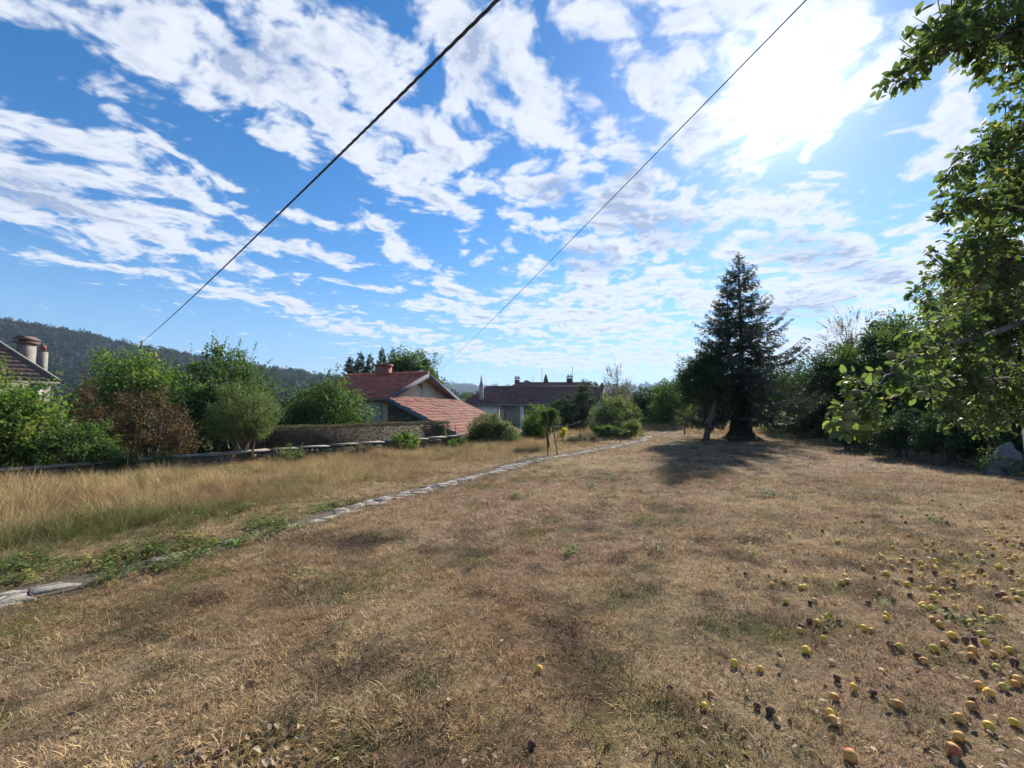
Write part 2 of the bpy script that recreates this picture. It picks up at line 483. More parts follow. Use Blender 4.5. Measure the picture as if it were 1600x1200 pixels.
LF['yellow'] = mat_leaf('leaf_yellow', (0.42, 0.33, 0.03), (0.55, 0.46, 0.06), (0.35, 0.36, 0.06))
LF['grey'] = mat_leaf('leaf_greying', (0.13, 0.12, 0.09), (0.24, 0.21, 0.165), (0.15, 0.16, 0.08), trans=0.3)
LF['far'] = mat_leaf('leaf_far', (0.028, 0.055, 0.026), (0.055, 0.088, 0.036), (0.085, 0.11, 0.05), trans=0.2)
LF['litter'] = mat_leaf('leaf_litter', (0.15, 0.075, 0.033), (0.40, 0.26, 0.13), (0.46, 0.34, 0.21), trans=0.2)
GR = mat_grass('grass_blade')

# ------------------------------------------------------------------ ground
WA, WB = np.array([-9.1, 10.9]), np.array([-2.1, 18.1])       # ends of the low wall
N1 = np.array([-(WB - WA)[1], (WB - WA)[0]]); N1 = N1 / np.linalg.norm(N1)
d2 = np.array([0.47, 0.88]); N2 = np.array([-d2[1], d2[0]])
def behind(x, y):
    s1 = (x - WA[0]) * N1[0] + (y - WA[1]) * N1[1]
    s2 = (x - WB[0]) * N2[0] + (y - WB[1]) * N2[1]
    return np.minimum(s1, s2)
PATH = np.array([gnd(*p)[:2] for p in ((-160, 985), (0, 940), (90, 918), (300, 866), (430, 830), (620, 776), (735, 747), (850, 717), (950, 700), (1000, 689))])
PATH = np.vstack([PATH, PATH[-1] + np.array([1.6, 3.6]), PATH[-1] + np.array([4.2, 8.0])])
def path_dist(x, y):
    """unsigned distance to the path's centre line, signed side (+ left), station"""
    x = np.asarray(x, float); y = np.asarray(y, float)
    best = np.full(x.shape, 1e9); side = np.zeros(x.shape); st = np.zeros(x.shape); acc = 0
    for a, b in zip(PATH[:-1], PATH[1:]):
        e = b - a; L = np.linalg.norm(e); e = e / L
        t = np.clip((x - a[0]) * e[0] + (y - a[1]) * e[1], 0, L)
        dx = x - a[0] - t * e[0]; dy = y - a[1] - t * e[1]
        d = np.hypot(dx, dy); m = d < best
        best = np.where(m, d, best); side = np.where(m, np.sign(e[0] * (y - a[1]) - e[1] * (x - a[0])), side); st = np.where(m, acc + t, st)
        acc += L
    return best, side, st
def height(x, y):
    x = np.asarray(x, float); y = np.asarray(y, float)
    s = behind(x, y)
    h = -1.9 * smooth(0.25, 4.5, s)
    r = np.hypot(x, y)
    h = h - 5.0 * smooth(45, 260, r) * smooth(-0.3, 0.6, (-x + 0.25 * y) / np.maximum(r, 1))
    h = h + 0.5 * smooth(22, 60, y) * smooth(2, 14, x)
    near = smooth(120, 20, r)
    h = h + near * (0.10 * (fbm(x / 3.1, y / 3.1, 5, 3) - 0.5) + 0.05 * (fbm(x / 0.7, y / 0.7, 9, 2) - 0.5)) * (1 - 0.6 * smooth(0.6, 0.1, path_dist(x, y)[0]))
    return h
def hz(x, y):
    return float(height(np.array([x]), np.array([y]))[0])

STRAW = np.array([0.64, 0.465, 0.26]); TAN = np.array([0.50, 0.332, 0.182]); PINK = np.array([0.57, 0.385, 0.245])
BROWN = np.array([0.120, 0.080, 0.054]); GREEN = np.array([0.150, 0.165, 0.058]); YGREEN = np.array([0.27, 0.25, 0.075]); SOIL = np.array([0.115, 0.082, 0.055])
def pxpatch(x, y, lst):
    v = np.zeros(np.shape(x))
    for px, py, rx, ry in lst:
        c = gnd(px, py)
        ex = gnd(px + rx, py).x - c.x
        ey = abs(gnd(px, py - ry).y - gnd(px, py + ry).y) / 2
        v = np.maximum(v, np.exp(-(((x - c.x) / ex) ** 2 + ((y - c.y) / ey) ** 2)))
    return v
def lawn_colour(x, y):
    """colour of the mown grass: scorched straw with bare brown and surviving green patches, plus one of painted shading"""
    n = fbm(x / 1.3, y / 1.3, 21, 4); n2 = fbm(x / 0.45, y / 0.45, 31, 3); n3 = fbm(x / 2.6, y / 2.6, 41, 3)
    c = STRAW[None] * (1 - smooth(0.35, 0.65, n)[:, None]) + TAN[None] * smooth(0.35, 0.65, n)[:, None]
    pk = smooth(0.45, 0.7, n3)[:, None] * 0.7
    c = c * (1 - pk) + PINK[None] * pk
    br = np.maximum(pxpatch(x, y, [(560, 850, 110, 22), (470, 890, 120, 22), (640, 860, 70, 18), (380, 930, 110, 20), (240, 985, 110, 22), (120, 1110, 90, 22)]) * smooth(0.30, 0.62, n2) * 1.0,
                    0.7 * smooth(0.54, 0.68, fbm(x / .22, y / .22, 33, 3)) * smooth(0.36, 0.56, fbm(x / 1.9, y / 1.9, 77, 2)))[:, None]
    c = c * (1 - br) + BROWN[None] * br
    g = np.maximum(pxpatch(x, y, [(60, 970, 190, 34), (180, 925, 160, 16), (920, 745, 75, 8), (860, 840, 70, 14), (760, 880, 60, 10), (1030, 815, 60, 10), (500, 1020, 60, 12), (1290, 700, 90, 8), (1200, 985, 160, 30), (1330, 1150, 160, 40), (1020, 1130, 130, 26), (690, 1080, 60, 15), (250, 900, 160, 14)]) * smooth(0.34, 0.62, fbm(x / 0.3, y / 0.3, 61, 3)) * 1.1,  # far right patch, below the tree row, paints shading into the grass colour
                    0.6 * smooth(0.60, 0.74, fbm(x / 0.55, y / 0.55, 51, 4)))
    g = np.clip(g * (0.35 + 0.75 * smooth(.35, .65, vnoise(x / .09, y / .09, 99))), 0, 0.85)[:, None]
    gg = np.where((fbm(x / 0.6, y / 0.6, 91, 2) > 0.5)[:, None], GREEN[None], YGREEN[None])
    return c * (1 - g) + gg * g

n_g = 380
tx = np.linspace(-7.3, 7.3, n_g)
gx = 3.2 * np.sinh(tx)
ty = np.linspace(-5.6, 7.3, n_g)
gy = 4.5 + 3.2 * np.sinh(ty)
GX, GY = np.meshgrid(gx, gy)
gxf, gyf = GX.ravel(), GY.ravel()
gzf = height(gxf, gyf)
pd, ps, pst = path_dist(gxf, gyf)
bh = behind(gxf, gyf)
gc = lawn_colour(gxf, gyf) * 0.40
mead = smooth(0.15, 0.6, pd * ps)[:, None]
gc = gc * (1 - mead) + mead * np.array([0.24, 0.175, 0.09])
sl_ = (smooth(0.55, 0.25, pd))[:, None]
gc = gc * (1 - sl_) + SOIL[None] * sl_
gar = smooth(0.0, 1.5, bh)[:, None]
gc = gc * (1 - gar) + np.array([0.085, 0.10, 0.035]) * gar
farm = smooth(70, 110, np.hypot(gxf, gyf))[:, None]
fld = fbm(gxf / 160, gyf / 90, 3, 2)[:, None]
gc = gc * (1 - farm) + farm * np.where(fld > 0.46, np.array([[0.40, 0.29, 0.15]]), np.array([[0.13, 0.15, 0.05]]))
ii = np.arange(n_g * n_g).reshape(n_g, n_g)
gf = np.stack([ii[:-1, :-1], ii[:-1, 1:], ii[1:, 1:], ii[1:, :-1]], -1).reshape(-1, 4)
m, t = mat_base('ground_turf')
gcol = t.node('ShaderNodeAttribute', attribute_name='gcol').outputs['Color']
ob = t.node('ShaderNodeTexCoord').outputs['Object']
na = t.noise(ob, 22, 6, 0.7); nb = t.noise(ob, 120, 3, 0.6)
kk = t.rng(t.math('ADD', t.math('MULTIPLY', na, 0.6), t.math('MULTIPLY', nb, 0.4)), 0.34, 0.66, 0.45, 1.5)
cc = t.mix(1.0, gcol, t.node('ShaderNodeCombineColor', {0: kk, 1: kk, 2: kk}).outputs[0], 'MULTIPLY')
bp = t.node('ShaderNodeBump', {'Strength': 0.9, 'Distance': 0.03, 'Height': t.math('ADD', na, t.math('MULTIPLY', nb, 0.5))})
bs = t.node('ShaderNodeBsdfPrincipled', {'Base Color': cc, 'Roughness': 1.0, 'Specular IOR Level': 0.1, 'Normal': bp.outputs[0]})
out(t, bs.outputs[0])
M['turf'] = m
gm = mesh_np('ground', np.stack([gxf, gyf, gzf], 1), [gf], {'gcol': ('FLOAT_COLOR', np.hstack([gc, np.ones((len(gc), 1))]))}, True)
tag(link('ground', gm, M['turf']), kind='structure')

# wooded hills far behind
def hill(name, prof, Y0, Y1, Y2, zb, mat, bump, seed):
    """prof: px -> crest row in the photo, at distance Y1"""
    pxs = np.linspace(prof[0][0], prof[-1][0], 160)
    pys = np.interp(pxs, [p[0] for p in prof], [p[1] for p in prof])
    rows = []
    for k in range(26):
        f = k / 18.0
        V = []
        for px, py in zip(pxs, pys):
            top = at(px, py, Y1)
            if f <= 1:
                Yk = Y0 + (Y1 - Y0) * f; zz = zb + (top.z - zb) * (math.sin(f * math.pi / 2) ** 1.15)
            else:
                g = (f - 1) / (25 / 18.0 - 1)
                Yk = Y1 + (Y2 - Y1) * g; zz = zb + (top.z - zb) * (1 - g * g * 0.9)
            xx = ray(px, py).x / ray(px, py).y * Yk
            V.append((xx, Yk, zz))
        rows.append(V)
    V = np.array(rows).reshape(-1, 3)
    V[:, 2] += bump * (fbm(V[:, 0] / (bump * 14), V[:, 1] / (bump * 14), seed, 3) - 0.5) * 2
    nx = len(pxs)
    ii = np.arange(26 * nx).reshape(26, nx)
    fc = np.stack([ii[:-1, :-1], ii[:-1, 1:], ii[1:, 1:], ii[1:, :-1]], -1).reshape(-1, 4)
    o = link(name, mesh_np(name, V, [fc], None, True), mat)
    tag(o, kind='structure')
    return V.reshape(26, nx, 3)
M['hill'] = mat_solid('hill_floor', (0.03, 0.045, 0.022), (0.05, 0.07, 0.03), 0.02, 1.0, 0)
HV = hill('hill', [(-900, 481), (-400, 489), (-100, 513), (0, 526), (100, 539), (200, 561), (320, 581), (420, 598), (470, 604), (530, 614), (600, 630), (680, 642), (760, 645)], 300, 620, 1000, -8, M['hill'], 3.0, 4)
HV2 = hill('distant_hill', [(300, 640), (480, 618), (600, 611), (690, 609), (760, 612), (900, 616), (1000, 611), (1100, 612), (1300, 606), (1500, 612), (1700, 606), (2300, 600), (4200, 590)], 1500, 2600, 3600, -10, M['hill'], 10.0, 8)

# ------------------------------------------------------------------ scattering of grass and the like
def scatter(name, P, rot, scl, idx, colr, variants, mat):
    src = bpy.data.collections.new(name + '_kinds')
    for k, me in enumerate(variants):
        if not me.materials:
            me.materials.append(mat)
        src.objects.link(bpy.data.objects.new(f'{name}_kind_{k:02d}', me))
    n = len(P)
    scl = np.asarray(scl, float)
    if scl.ndim == 1:
        scl = np.repeat(scl[:, None], 3, 1)
    me = mesh_np(name, P, [], {'rot': ('FLOAT_VECTOR', rot), 'scl': ('FLOAT_VECTOR', scl), 'idx': ('INT', idx),
                               'col': ('FLOAT_COLOR', np.hstack([colr, np.ones((n, 1))]))})
    o = link(name, me)
    ng = bpy.data.node_groups.new(name + '_nodes', 'GeometryNodeTree')
    ng.interface.new_socket('Geometry', in_out='INPUT', socket_type='NodeSocketGeometry')
    ng.interface.new_socket('Geometry', in_out='OUTPUT', socket_type='NodeSocketGeometry')
    t = NT(ng)
    gi = t.node('NodeGroupInput'); go = t.node('NodeGroupOutput')
    ci = t.node('GeometryNodeCollectionInfo', {'Collection': src, 'Separate Children': True, 'Reset Children': True})
    def attr(nm, dt):
        a = t.node('GeometryNodeInputNamedAttribute', data_type=dt)
        a.inputs['Name'].default_value = nm
        return [s_ for s_ in a.outputs if s_.name == 'Attribute' and s_.enabled][0]
    ip = t.node('GeometryNodeInstanceOnPoints', {'Points': gi.outputs[0], 'Instance': ci.outputs[0], 'Pick Instance': True})
    t.put(ip.inputs['Instance Index'], attr('idx', 'INT'))
    t.put(ip.inputs['Rotation'], attr('rot', 'FLOAT_VECTOR'))
    t.put(ip.inputs['Scale'], attr('scl', 'FLOAT_VECTOR'))
    t.t.links.new(ip.outputs[0], go.inputs[0])
    md = o.modifiers.new('scatter', 'NODES'); md.node_group = ng
    return tag(o, kind='stuff')

def tuft(nb, spread, hmin, hmax, wid, lean, curl, seed, segs=3):
    r_ = np.random.default_rng(seed)
    V = []; Q = []; Tn = []; var = []; n = 0
    for k in range(nb):
        a = r_.uniform(0, 2 * math.pi); rr = spread * math.sqrt(r_.uniform(0, 1))
        b = np.array([rr * math.cos(a), rr * math.sin(a), -0.01])
        da = a + r_.normal(0, 0.9)
        dr = np.array([math.cos(da), math.sin(da), 0])
        L = r_.uniform(hmin, hmax); th = abs(r_.normal(lean, lean * 0.45)); c = curl * r_.uniform(0.4, 1.5)
        wv_ = np.cross(dr, [0, 0, 1]); w0 = wid * r_.uniform(0.7, 1.3)
        tw = r_.normal(0, 0.5)
        p = b.copy(); bv = r_.uniform(0, 1)
        pts = []
        for s_ in range(segs):
            f = s_ / segs
            ww = w0 * (1 - 0.55 * f)
            sd = wv_ * math.cos(tw) + dr * math.sin(tw)
            pts += [p - sd * ww / 2, p + sd * ww / 2]
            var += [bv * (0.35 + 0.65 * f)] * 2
            ang_ = min(th + c * f, 2.2)
            p = p + (dr * math.sin(ang_) + np.array([0, 0, math.cos(ang_)])) * L / segs
        p[2] = max(p[2], 0.002)
        pts.append(p); var.append(bv)
        V += pts
        for s_ in range(segs - 1):
            Q.append((n + 2 * s_, n + 2 * s_ + 1, n + 2 * s_ + 3, n + 2 * s_ + 2))
        Tn.append((n + 2 * segs - 2, n + 2 * segs - 1, n + 2 * segs))
        n += 2 * segs + 1
    return mesh_np('tuft', np.array(V), [np.array(Q), np.array(Tn)], {'var': ('FLOAT', np.array(var))})

def in_view(x, y, m=1.32, back=0.5):
    return (y > back) & (np.abs(x) < m * y + 1.2)

def scatter_pts(dens_fn, x0, x1, y0, y1, dmax):
    n = int((x1 - x0) * (y1 - y0) * dmax)
    x = rng.uniform(x0, x1, n); y = rng.uniform(y0, y1, n)
    k = in_view(x, y)
    x, y = x[k], y[k]
    keep = rng.uniform(0, 1, len(x)) < dens_fn(x, y) / dmax
    return x[keep], y[keep]

MOWN = [tuft(24, 0.055, 0.022, 0.075, 0.0034, 0.95, 1.0, 100 + k) for k in range(8)]
# mown lawn: near, then coarser tufts further out
def lawn_mask(x, y):
    d, s_, st = path_dist(x, y)
    return (behind(x, y) < 0) * np.where(s_ < 0, smooth(0.05, 0.24, d + 0.20 * (fbm(x / .3, y / .3, 71, 2) - .5)), smooth(0.08, 0.30, d + 0.20 * (fbm(x / .3, y / .3, 72, 2) - .5) + .12 * (y < 5.5)) * smooth(2.0, 1.1, d))
for nm, y0, y1, xr, dn, sc in (('mown_grass', 0.9, 5.0, 8.5, 720, 1.0), ('mown_grass', 5.0, 11.0, 16, 260, 1.5), ('mown_grass', 11.0, 34.0, 40, 42, 2.5)):
    x, y = scatter_pts(lambda a, b: lawn_mask(a, b) * dn * (0.30 + 0.70 * smooth(0.34, 0.56, 0.6 * vnoise(a / 0.13, b / 0.13, 81) + 0.4 * fbm(a / 0.5, b / 0.5, 82, 2))), -xr, xr, y0, y1, dn)
    n = len(x)
    c = lawn_colour(x, y)
    pd_, ps_, _ = path_dist(x, y)
    lg = (ps_ > 0)[:, None] * smooth(0.40, 0.6, fbm(x / .5, y / .5, 73, 3))[:, None] * smooth(9, 5, y)[:, None] * 1.0
    c = c * (1 - lg) + np.array([0.17, 0.19, 0.06]) * lg
    drk = smooth(0.19, 0.11, c.mean(1)) * (rng.uniform(0, 1, n) < .55)
    x, y, c, n = x[drk < .5], y[drk < .5], c[drk < .5], int((drk < .5).sum())
    c = c * rng.uniform(0.55, 1.35, (n, 1)) * (1 + rng.normal(0, 0.06, (n, 3)))
    lz = sc * rng.uniform(0.65, 1.25, n) * (0.7 + 0.6 * fbm(x / 0.5, y / 0.5, 15, 2))
    rot = np.stack([rng.normal(0, 0.18, n), rng.normal(0, 0.18, n), rng.uniform(0, 6.283, n)], 1)
    o = scatter(nm, np.stack([x, y, height(x, y)], 1), rot, np.stack([lz, lz, lz * rng.uniform(0.75, 1.15, n) / sc ** 0.55], 1), rng.integers(0, 8, n), np.clip(c, 0.01, 1), MOWN, GR)
    tag(o, 'scorched mown lawn grass, straw brown with green patches', 'grass')

# rank dry grass between the path and the wall
TALL = [tuft(26, 0.11, 0.20, 0.55, 0.0042, 0.36, 0.9, 200 + k, 4) for k in range(6)]
def tall_mask(x, y):
    d, s_, st = path_dist(x, y)
    far_side = smooth(27, 31, y + 0.25 * x) * (x > 3)
    return np.maximum((behind(x, y) < 0.25) * (s_ > 0) * smooth(0.35, 1.2, d), far_side * (behind(x, y) < 0.5) * (d > 1.0))
x, y = scatter_pts(lambda a, b: tall_mask(a, b) * np.where(b < 20, 95, 22), -22, 40, 2.0, 46, 95)
n = len(x)
f1 = fbm(x / 1.7, y / 1.7, 13, 3); d, s_, st = path_dist(x, y)
c = np.array([0.56, 0.42, 0.205])[None] * (1 - smooth(0.4, 0.7, f1))[:, None] + np.array([0.48, 0.32, 0.165])[None] * smooth(0.4, 0.7, f1)[:, None]
gk = (np.maximum(smooth(2.6, 1.0, d - 1.1 * fbm(x / .8, y / .8, 19, 2)) * smooth(9.5, 5.5, y), 0.6 * smooth(0.60, 0.72, fbm(x / 1.1, y / 1.1, 23, 3))))[:, None]
c = c * (1 - gk) + np.array([0.17, 0.19, 0.055])[None] * gk
c = c * rng.uniform(0.7, 1.25, (n, 1))
lz = rng.uniform(0.40, 0.95, n) * (0.15 + 1.25 * fbm(x / .8, y / .8, 29, 3)) * (0.35 + 0.65 * smooth(0.3, 2.2, d)) * np.where(y > 22, 1.3, 1)
lz = lz * (0.92 + 0.08 * smooth(0.0, 1.8, -behind(x, y)))
lz = lz * np.where((y < 9.5) & (x < 0), 0.45 + 0.75 * smooth(0.6, 2.6, d), 1)
rot = np.stack([rng.normal(0, 0.14, n), rng.normal(0, 0.14, n), rng.uniform(0, 6.283, n)], 1)
o = scatter('tall_dry_grass', np.stack([x, y, height(x, y)], 1), rot, np.stack([lz * 1.15, lz * 1.15, lz], 1), rng.integers(0, 6, n), np.clip(c, .01, 1), TALL, GR)
tag(o, 'tall bleached dry grass between the broken path and the low wall', 'grass')

# single seed stalks standing above the dry grass
STALK = [tuft(3, 0.05, 0.55, 0.95, 0.004, 0.16, 0.45, 300 + k, 5) for k in range(4)]
x, y = scatter_pts(lambda a, b: tall_mask(a, b) * (b < 19) * 1.6, -16, 10, 3.2, 20, 1.6)
n = len(x)
rot = np.stack([rng.normal(0, 0.2, n), rng.normal(0, 0.2, n), rng.uniform(0, 6.283, n)], 1)
o = scatter('seed_stalks', np.stack([x, y, height(x, y)], 1), rot, rng.uniform(0.5, 1.0, n), rng.integers(0, 4, n), np.tile([0.50, 0.39, 0.22], (n, 1)) * rng.uniform(0.7, 1.1, (n, 1)), STALK, GR)
tag(o, 'thin bleached seed stalks standing above the dry grass', 'grass')

# low green weeds along the left edge of the path
def weed(seed):
    r_ = np.random.default_rng(seed); V = []; Q = []; var = []
    for k in range(16):
        a = r_.uniform(0, 6.283); rr = 0.09 * math.sqrt(r_.uniform()); h = r_.uniform(0.02, 0.11)
        p = np.array([rr * math.cos(a), rr * math.sin(a), h]); L = r_.uniform(0.035, 0.07); w = L * r_.uniform(0.4, 0.65)
        b = r_.uniform(0, 6.283); u = np.array([math.cos(b), math.sin(b), r_.uniform(-0.3, 0.5)]); s = np.cross(u, [0, 0, 1]); s = s / np.linalg.norm(s)
        n0 = len(V); bv = r_.uniform(0.1, 1)
        V += [p, p + u * L * 0.5 + s * w / 2 + [0, 0, 0.008], p + u * L, p + u * L * 0.5 - s * w / 2 + [0, 0, 0.008]]
        Q.append((n0, n0 + 1, n0 + 2, n0 + 3)); var += [bv] * 4
    return mesh_np('weed', np.array(V), [np.array(Q)], {'var': ('FLOAT', np.array(var))})
WEED = [weed(400 + k) for k in range(5)]
def weed_mask(x, y):
    d, s_, st = path_dist(x, y)
    nn = fbm(x / 0.7, y / 0.7, 37, 3)
    edge = (s_ > 0) * smooth(0.1, 0.25, d) * smooth(1.05, 0.3, d) * smooth(8.6, 6.4, y) * smooth(0.44, 0.58, nn + 0.06 * (y < 5))
    bed = smooth(0.5, 0.2, d) * (y > 4.0) * (y < 6.6) * smooth(0.46, 0.56, nn) * 0.7
    spots = pxpatch(x, y, [(735, 763, 9, 3), (808, 778, 12, 4), (505, 1018, 14, 8), (150, 800, 60, 14), (330, 800, 60, 10), (10, 885, 60, 14), (660, 705, 60, 6)])
    ros = (s_ < 0) * (vnoise(x / .32, y / .32, 203) > .93) * (vnoise(x / 2.0, y / 2.0, 204) > .45) * .5
    return np.maximum(np.maximum(np.maximum(edge, bed), (spots > 0.35) * 0.45), ros)
x, y = scatter_pts(lambda a, b: weed_mask(a, b) * 200, -12, 9, 1.0, 14, 200)
n = len(x)
rot = np.stack([rng.normal(0, 0.2, n), rng.normal(0, 0.2, n), rng.uniform(0, 6.283, n)], 1)
o = scatter('green_weeds', np.stack([x, y, height(x, y)], 1), rot, rng.uniform(0.45, 0.95, n), rng.integers(0, 5, n), (np.array([0.105, 0.155, 0.040])[None] + (rng.uniform(0, 1, (n, 1)) < .25) * np.array([[.09, .04, .015]])) * rng.uniform(0.6, 1.4, (n, 1)) * (1 + rng.normal(0, .08, (n, 3))), WEED, GR)
tag(o, 'low green weeds creeping along the left edge of the path', 'weeds')

# ------------------------------------------------------------------ broken path
def along(stn):
    acc = 0
    for a, b in zip(PATH[:-1], PATH[1:]):
        L = np.linalg.norm(b - a)
        if stn <= acc + L or np.array_equal(b, PATH[-1]):
            f = (stn - acc) / L; e = (b - a) / L
            return a + (b - a) * f, e
        acc += L
LTOT = float(np.sum(np.linalg.norm(np.diff(PATH, axis=0), axis=1)))
bed = MB()
ss = np.arange(0, LTOT - 0.05, 0.35)
L_, R_ = [], []
for s_ in ss:
    p, e = along(s_)
    nrm = np.array([-e[1], e[0]])
    for lst, sg in ((L_, 1), (R_, -1)):
        q = p + nrm * sg * (0.19 + 0.05 * rng.normal())
        lst.append((q[0], q[1], hz(q[0], q[1]) + 0.006))
for k in range(len(ss) - 1):
    bed.add([R_[k], R_[k + 1], L_[k + 1], L_[k]], [(0, 1, 2, 3)])
path = tag(bed.build('path', M['soil']), kind='structure')
ST_HID = (path_dist(*[np.array([v]) for v in gnd(110, 912)[:2]])[2][0], path_dist(*[np.array([v]) for v in gnd(420, 832)[:2]])[2][0])
cols = np.array([-0.23, -0.09, 0.05, 0.20])
stn = 0.0; prev = None
stations = []
while stn < LTOT - 1.5:
    stations.append(stn); stn += rng.uniform(0.13, 0.32)
grid = []
for k, s_ in enumerate(stations):
    p, e = along(s_); nrm = np.array([-e[1], e[0]])
    row = []
    for c_ in cols:
        q = p + nrm * (c_ + rng.normal(0, 0.030)) + e * rng.normal(0, 0.06)
        row.append(q)
    grid.append(row)
for k in range(len(stations) - 1):
    mid = (stations[k] + stations[k + 1]) / 2
    for j in range(3):
        hidden = ST_HID[0] < mid < ST_HID[1]
        lose = 0.15 if mid < ST_HID[0] else 0.90 if hidden else (0.45 if mid < ST_HID[1] + 1.2 and mid > ST_HID[1] else 0.22) + (0.12 if j != 1 else 0)
        if rng.uniform() < lose:
            continue
        quad = np.array([grid[k][j], grid[k + 1][j], grid[k + 1][j + 1], grid[k][j + 1]])
        cen = quad.mean(0)
        gap = rng.uniform(0.95, 0.99)
        poly = []
        for a, b in zip(quad, np.roll(quad, -1, 0)):     # ragged broken outline
            for f in (0.0, 0.35, 0.7):
                q = cen + (a + (b - a) * f - cen) * gap * rng.uniform(0.95, 1.02)
                poly.append(q)
        z0 = hz(cen[0], cen[1])
        tx_, ty_ = rng.normal(0, 0.03, 2)
        n = len(poly)
        tilt = lambda q: (q[0] - cen[0]) * tx_ + (q[1] - cen[1]) * ty_
        zt = rng.uniform(0.010, 0.024)
        top = [(q[0] * .97 + cen[0] * .03, q[1] * .97 + cen[1] * .03, z0 + zt + tilt(q) + rng.normal(0, .002)) for q in poly]
        mb = MB()
        V = np.array([(q[0], q[1], z0 - 0.04) for q in poly] + [(q[0], q[1], z0 + zt - 0.008 + tilt(q)) for q in poly] + top)
        Fs = [(i, (i + 1) % n, n + (i + 1) % n, n + i) for i in range(n)] + [(n + i, n + (i + 1) % n, 2 * n + (i + 1) % n, 2 * n + i) for i in range(n)] + [tuple(range(2 * n, 3 * n))]
        mb.add(V, Fs, rng.uniform(0, 1))
        mb.build('slab', M['concrete'], path)

# ------------------------------------------------------------------ low stone wall with coping
wall = empty('garden_wall', (WA[0], WA[1], hz(*WA)))
tag(wall, 'low rubble stone wall with pale coping slabs below the brown hedge', 'wall')
e_w = (WB - WA) / np.linalg.norm(WB - WA)
A0 = WA - e_w * 3.2
WL = np.linalg.norm(WB - A0) + 0.2
ang_w = math.atan2(e_w[1], e_w[0])
def wz(s_):                       # coping height follows the photo: a little sunk to the left
    return 0.235 + 0.012 * s_
stone_meshes = []
for k in range(7):
    mb = MB(); mb.box((0, 0, 0), (1, 1, 1), jit=0.06, var=rng.uniform(0, 1))
    V = mb.V[0]
    me = mb.mesh('stone'); me.materials.append(M['stone']); stone_meshes.append(me)
W0 = Vector((WA[0], WA[1], hz(*WA)))
core = MB()
def wp(s_, d_, z_):
    q = A0 + e_w * s_ + N1 * d_
    return Vector((q[0], q[1], z_)) - W0
for k in range(12):
    s0, s1 = WL * k / 12, WL * (k + 1) / 12
    core.add([wp(s0, 0.06, -0.5), wp(s1, 0.06, -0.5), wp(s1, 0.06, wz(s1) - 0.02), wp(s0, 0.06, wz(s0) - 0.02), wp(s0, 0.36, -0.5), wp(s1, 0.36, -0.5), wp(s1, 0.36, wz(s1) - 0.02), wp(s0, 0.36, wz(s0) - 0.02)],
             [(0, 1, 2, 3), (5, 4, 7, 6), (3, 2, 6, 7)])
core.build('core', M['mortar'], wall)
for row in range(3):
    s_ = 0.0
    while s_ < WL:
        L = rng.choice([.12, .18, .26, .40]) * rng.uniform(.8, 1.2)
        z_ = wz(s_) - 0.085 - 0.135 * row + rng.normal(0, 0.018)
        if s_ + L > WL: break
        o = link('stone', stone_meshes[rng.integers(0, 7)], None, wall)
        o.location = wp(s_ + L / 2, 0.09 + rng.normal(0, 0.015), z_)
        o.rotation_euler = (rng.normal(0, .04), rng.normal(0, .04), ang_w + rng.normal(0, .05))
        o.scale = (L * rng.uniform(.82, .95), 0.18, rng.uniform(0.085, 0.135))
        s_ += L
s_ = 0.0
while s_ < WL - 0.2:
    L = min(rng.uniform(0.7, 1.25), WL - s_)
    mb = MB(); mb.box((0, 0, 0), (L * 0.985, 0.40, 0.045), jit=0.004, var=rng.uniform(0, 1))
    o = mb.build('coping_slab', M['coping'], wall)
    o.location = wp(s_ + L / 2, 0.19 + rng.normal(0, .012), wz(s_ + L / 2) + 0.035)
    o.rotation_euler = (rng.normal(0, .02), -0.012 + rng.normal(0, .012), ang_w + rng.normal(0, .012))
    s_ += L

# ------------------------------------------------------------------ houses
def tiles(mb, P0, e, s, Le, Ls, tw=0.26, th=0.34, jit=0.006, sag=0.0):
    """pan tiles laid in overlapping rows: P0 eave corner, e along the eave, s up the slope"""
    P0 = np.array(P0, float); e = unit(np.array(e, float)); s = unit(np.array(s, float)); nrm = np.cross(e, s)
    if nrm[2] < 0: nrm = -nrm
    nr = max(1, int(round(Ls / th))); nc = max(1, int(round(Le / tw)))
    th = Ls / nr; tw = Le / nc
    for r_ in range(nr):
        rj = rng.uniform(0, 1) * 0.5
        for c_ in range(nc):
            a = P0 + e * (c_ * tw + 0.004) + s * (r_ * th) + nrm * (0.05 + rng.normal(0, jit))
            b = a + e * (tw - 0.008); up = s * (th * 1.06)
            md = (a + b) / 2 + nrm * 0.022
            V = [a, md, b, b + up - nrm * 0.036, md + up - nrm * 0.036, a + up - nrm * 0.036, a - nrm * 0.045, b - nrm * 0.045]
            mb.add(V, [(0, 1, 4, 5), (1, 2, 3, 4), (6, 7, 2, 1, 0)], min(1, max(0, rng.normal(0.5, 0.22) + (rj - 0.25) * 0.5)))

def wall_poly(mb, pts, thick_vec):
    mb.prism(pts, thick_vec)

def beam(mb, a, b, w, h, up=(0, 0, 1)):
    a = np.array(a, float); b = np.array(b, float); d = unit(b - a); u = np.array(up, float); sd = unit(np.cross(d, u)); u = np.cross(sd, d)
    V = []
    for p in (a, b):
        for i, j in ((-1, -1), (1, -1), (1, 1), (-1, 1)):
            V.append(p + sd * i * w / 2 + u * j * h / 2)
    mb.add(V, [(3, 2, 1, 0), (4, 5, 6, 7), (0, 1, 5, 4), (1, 2, 6, 5), (2, 3, 7, 6), (3, 0, 4, 7)])

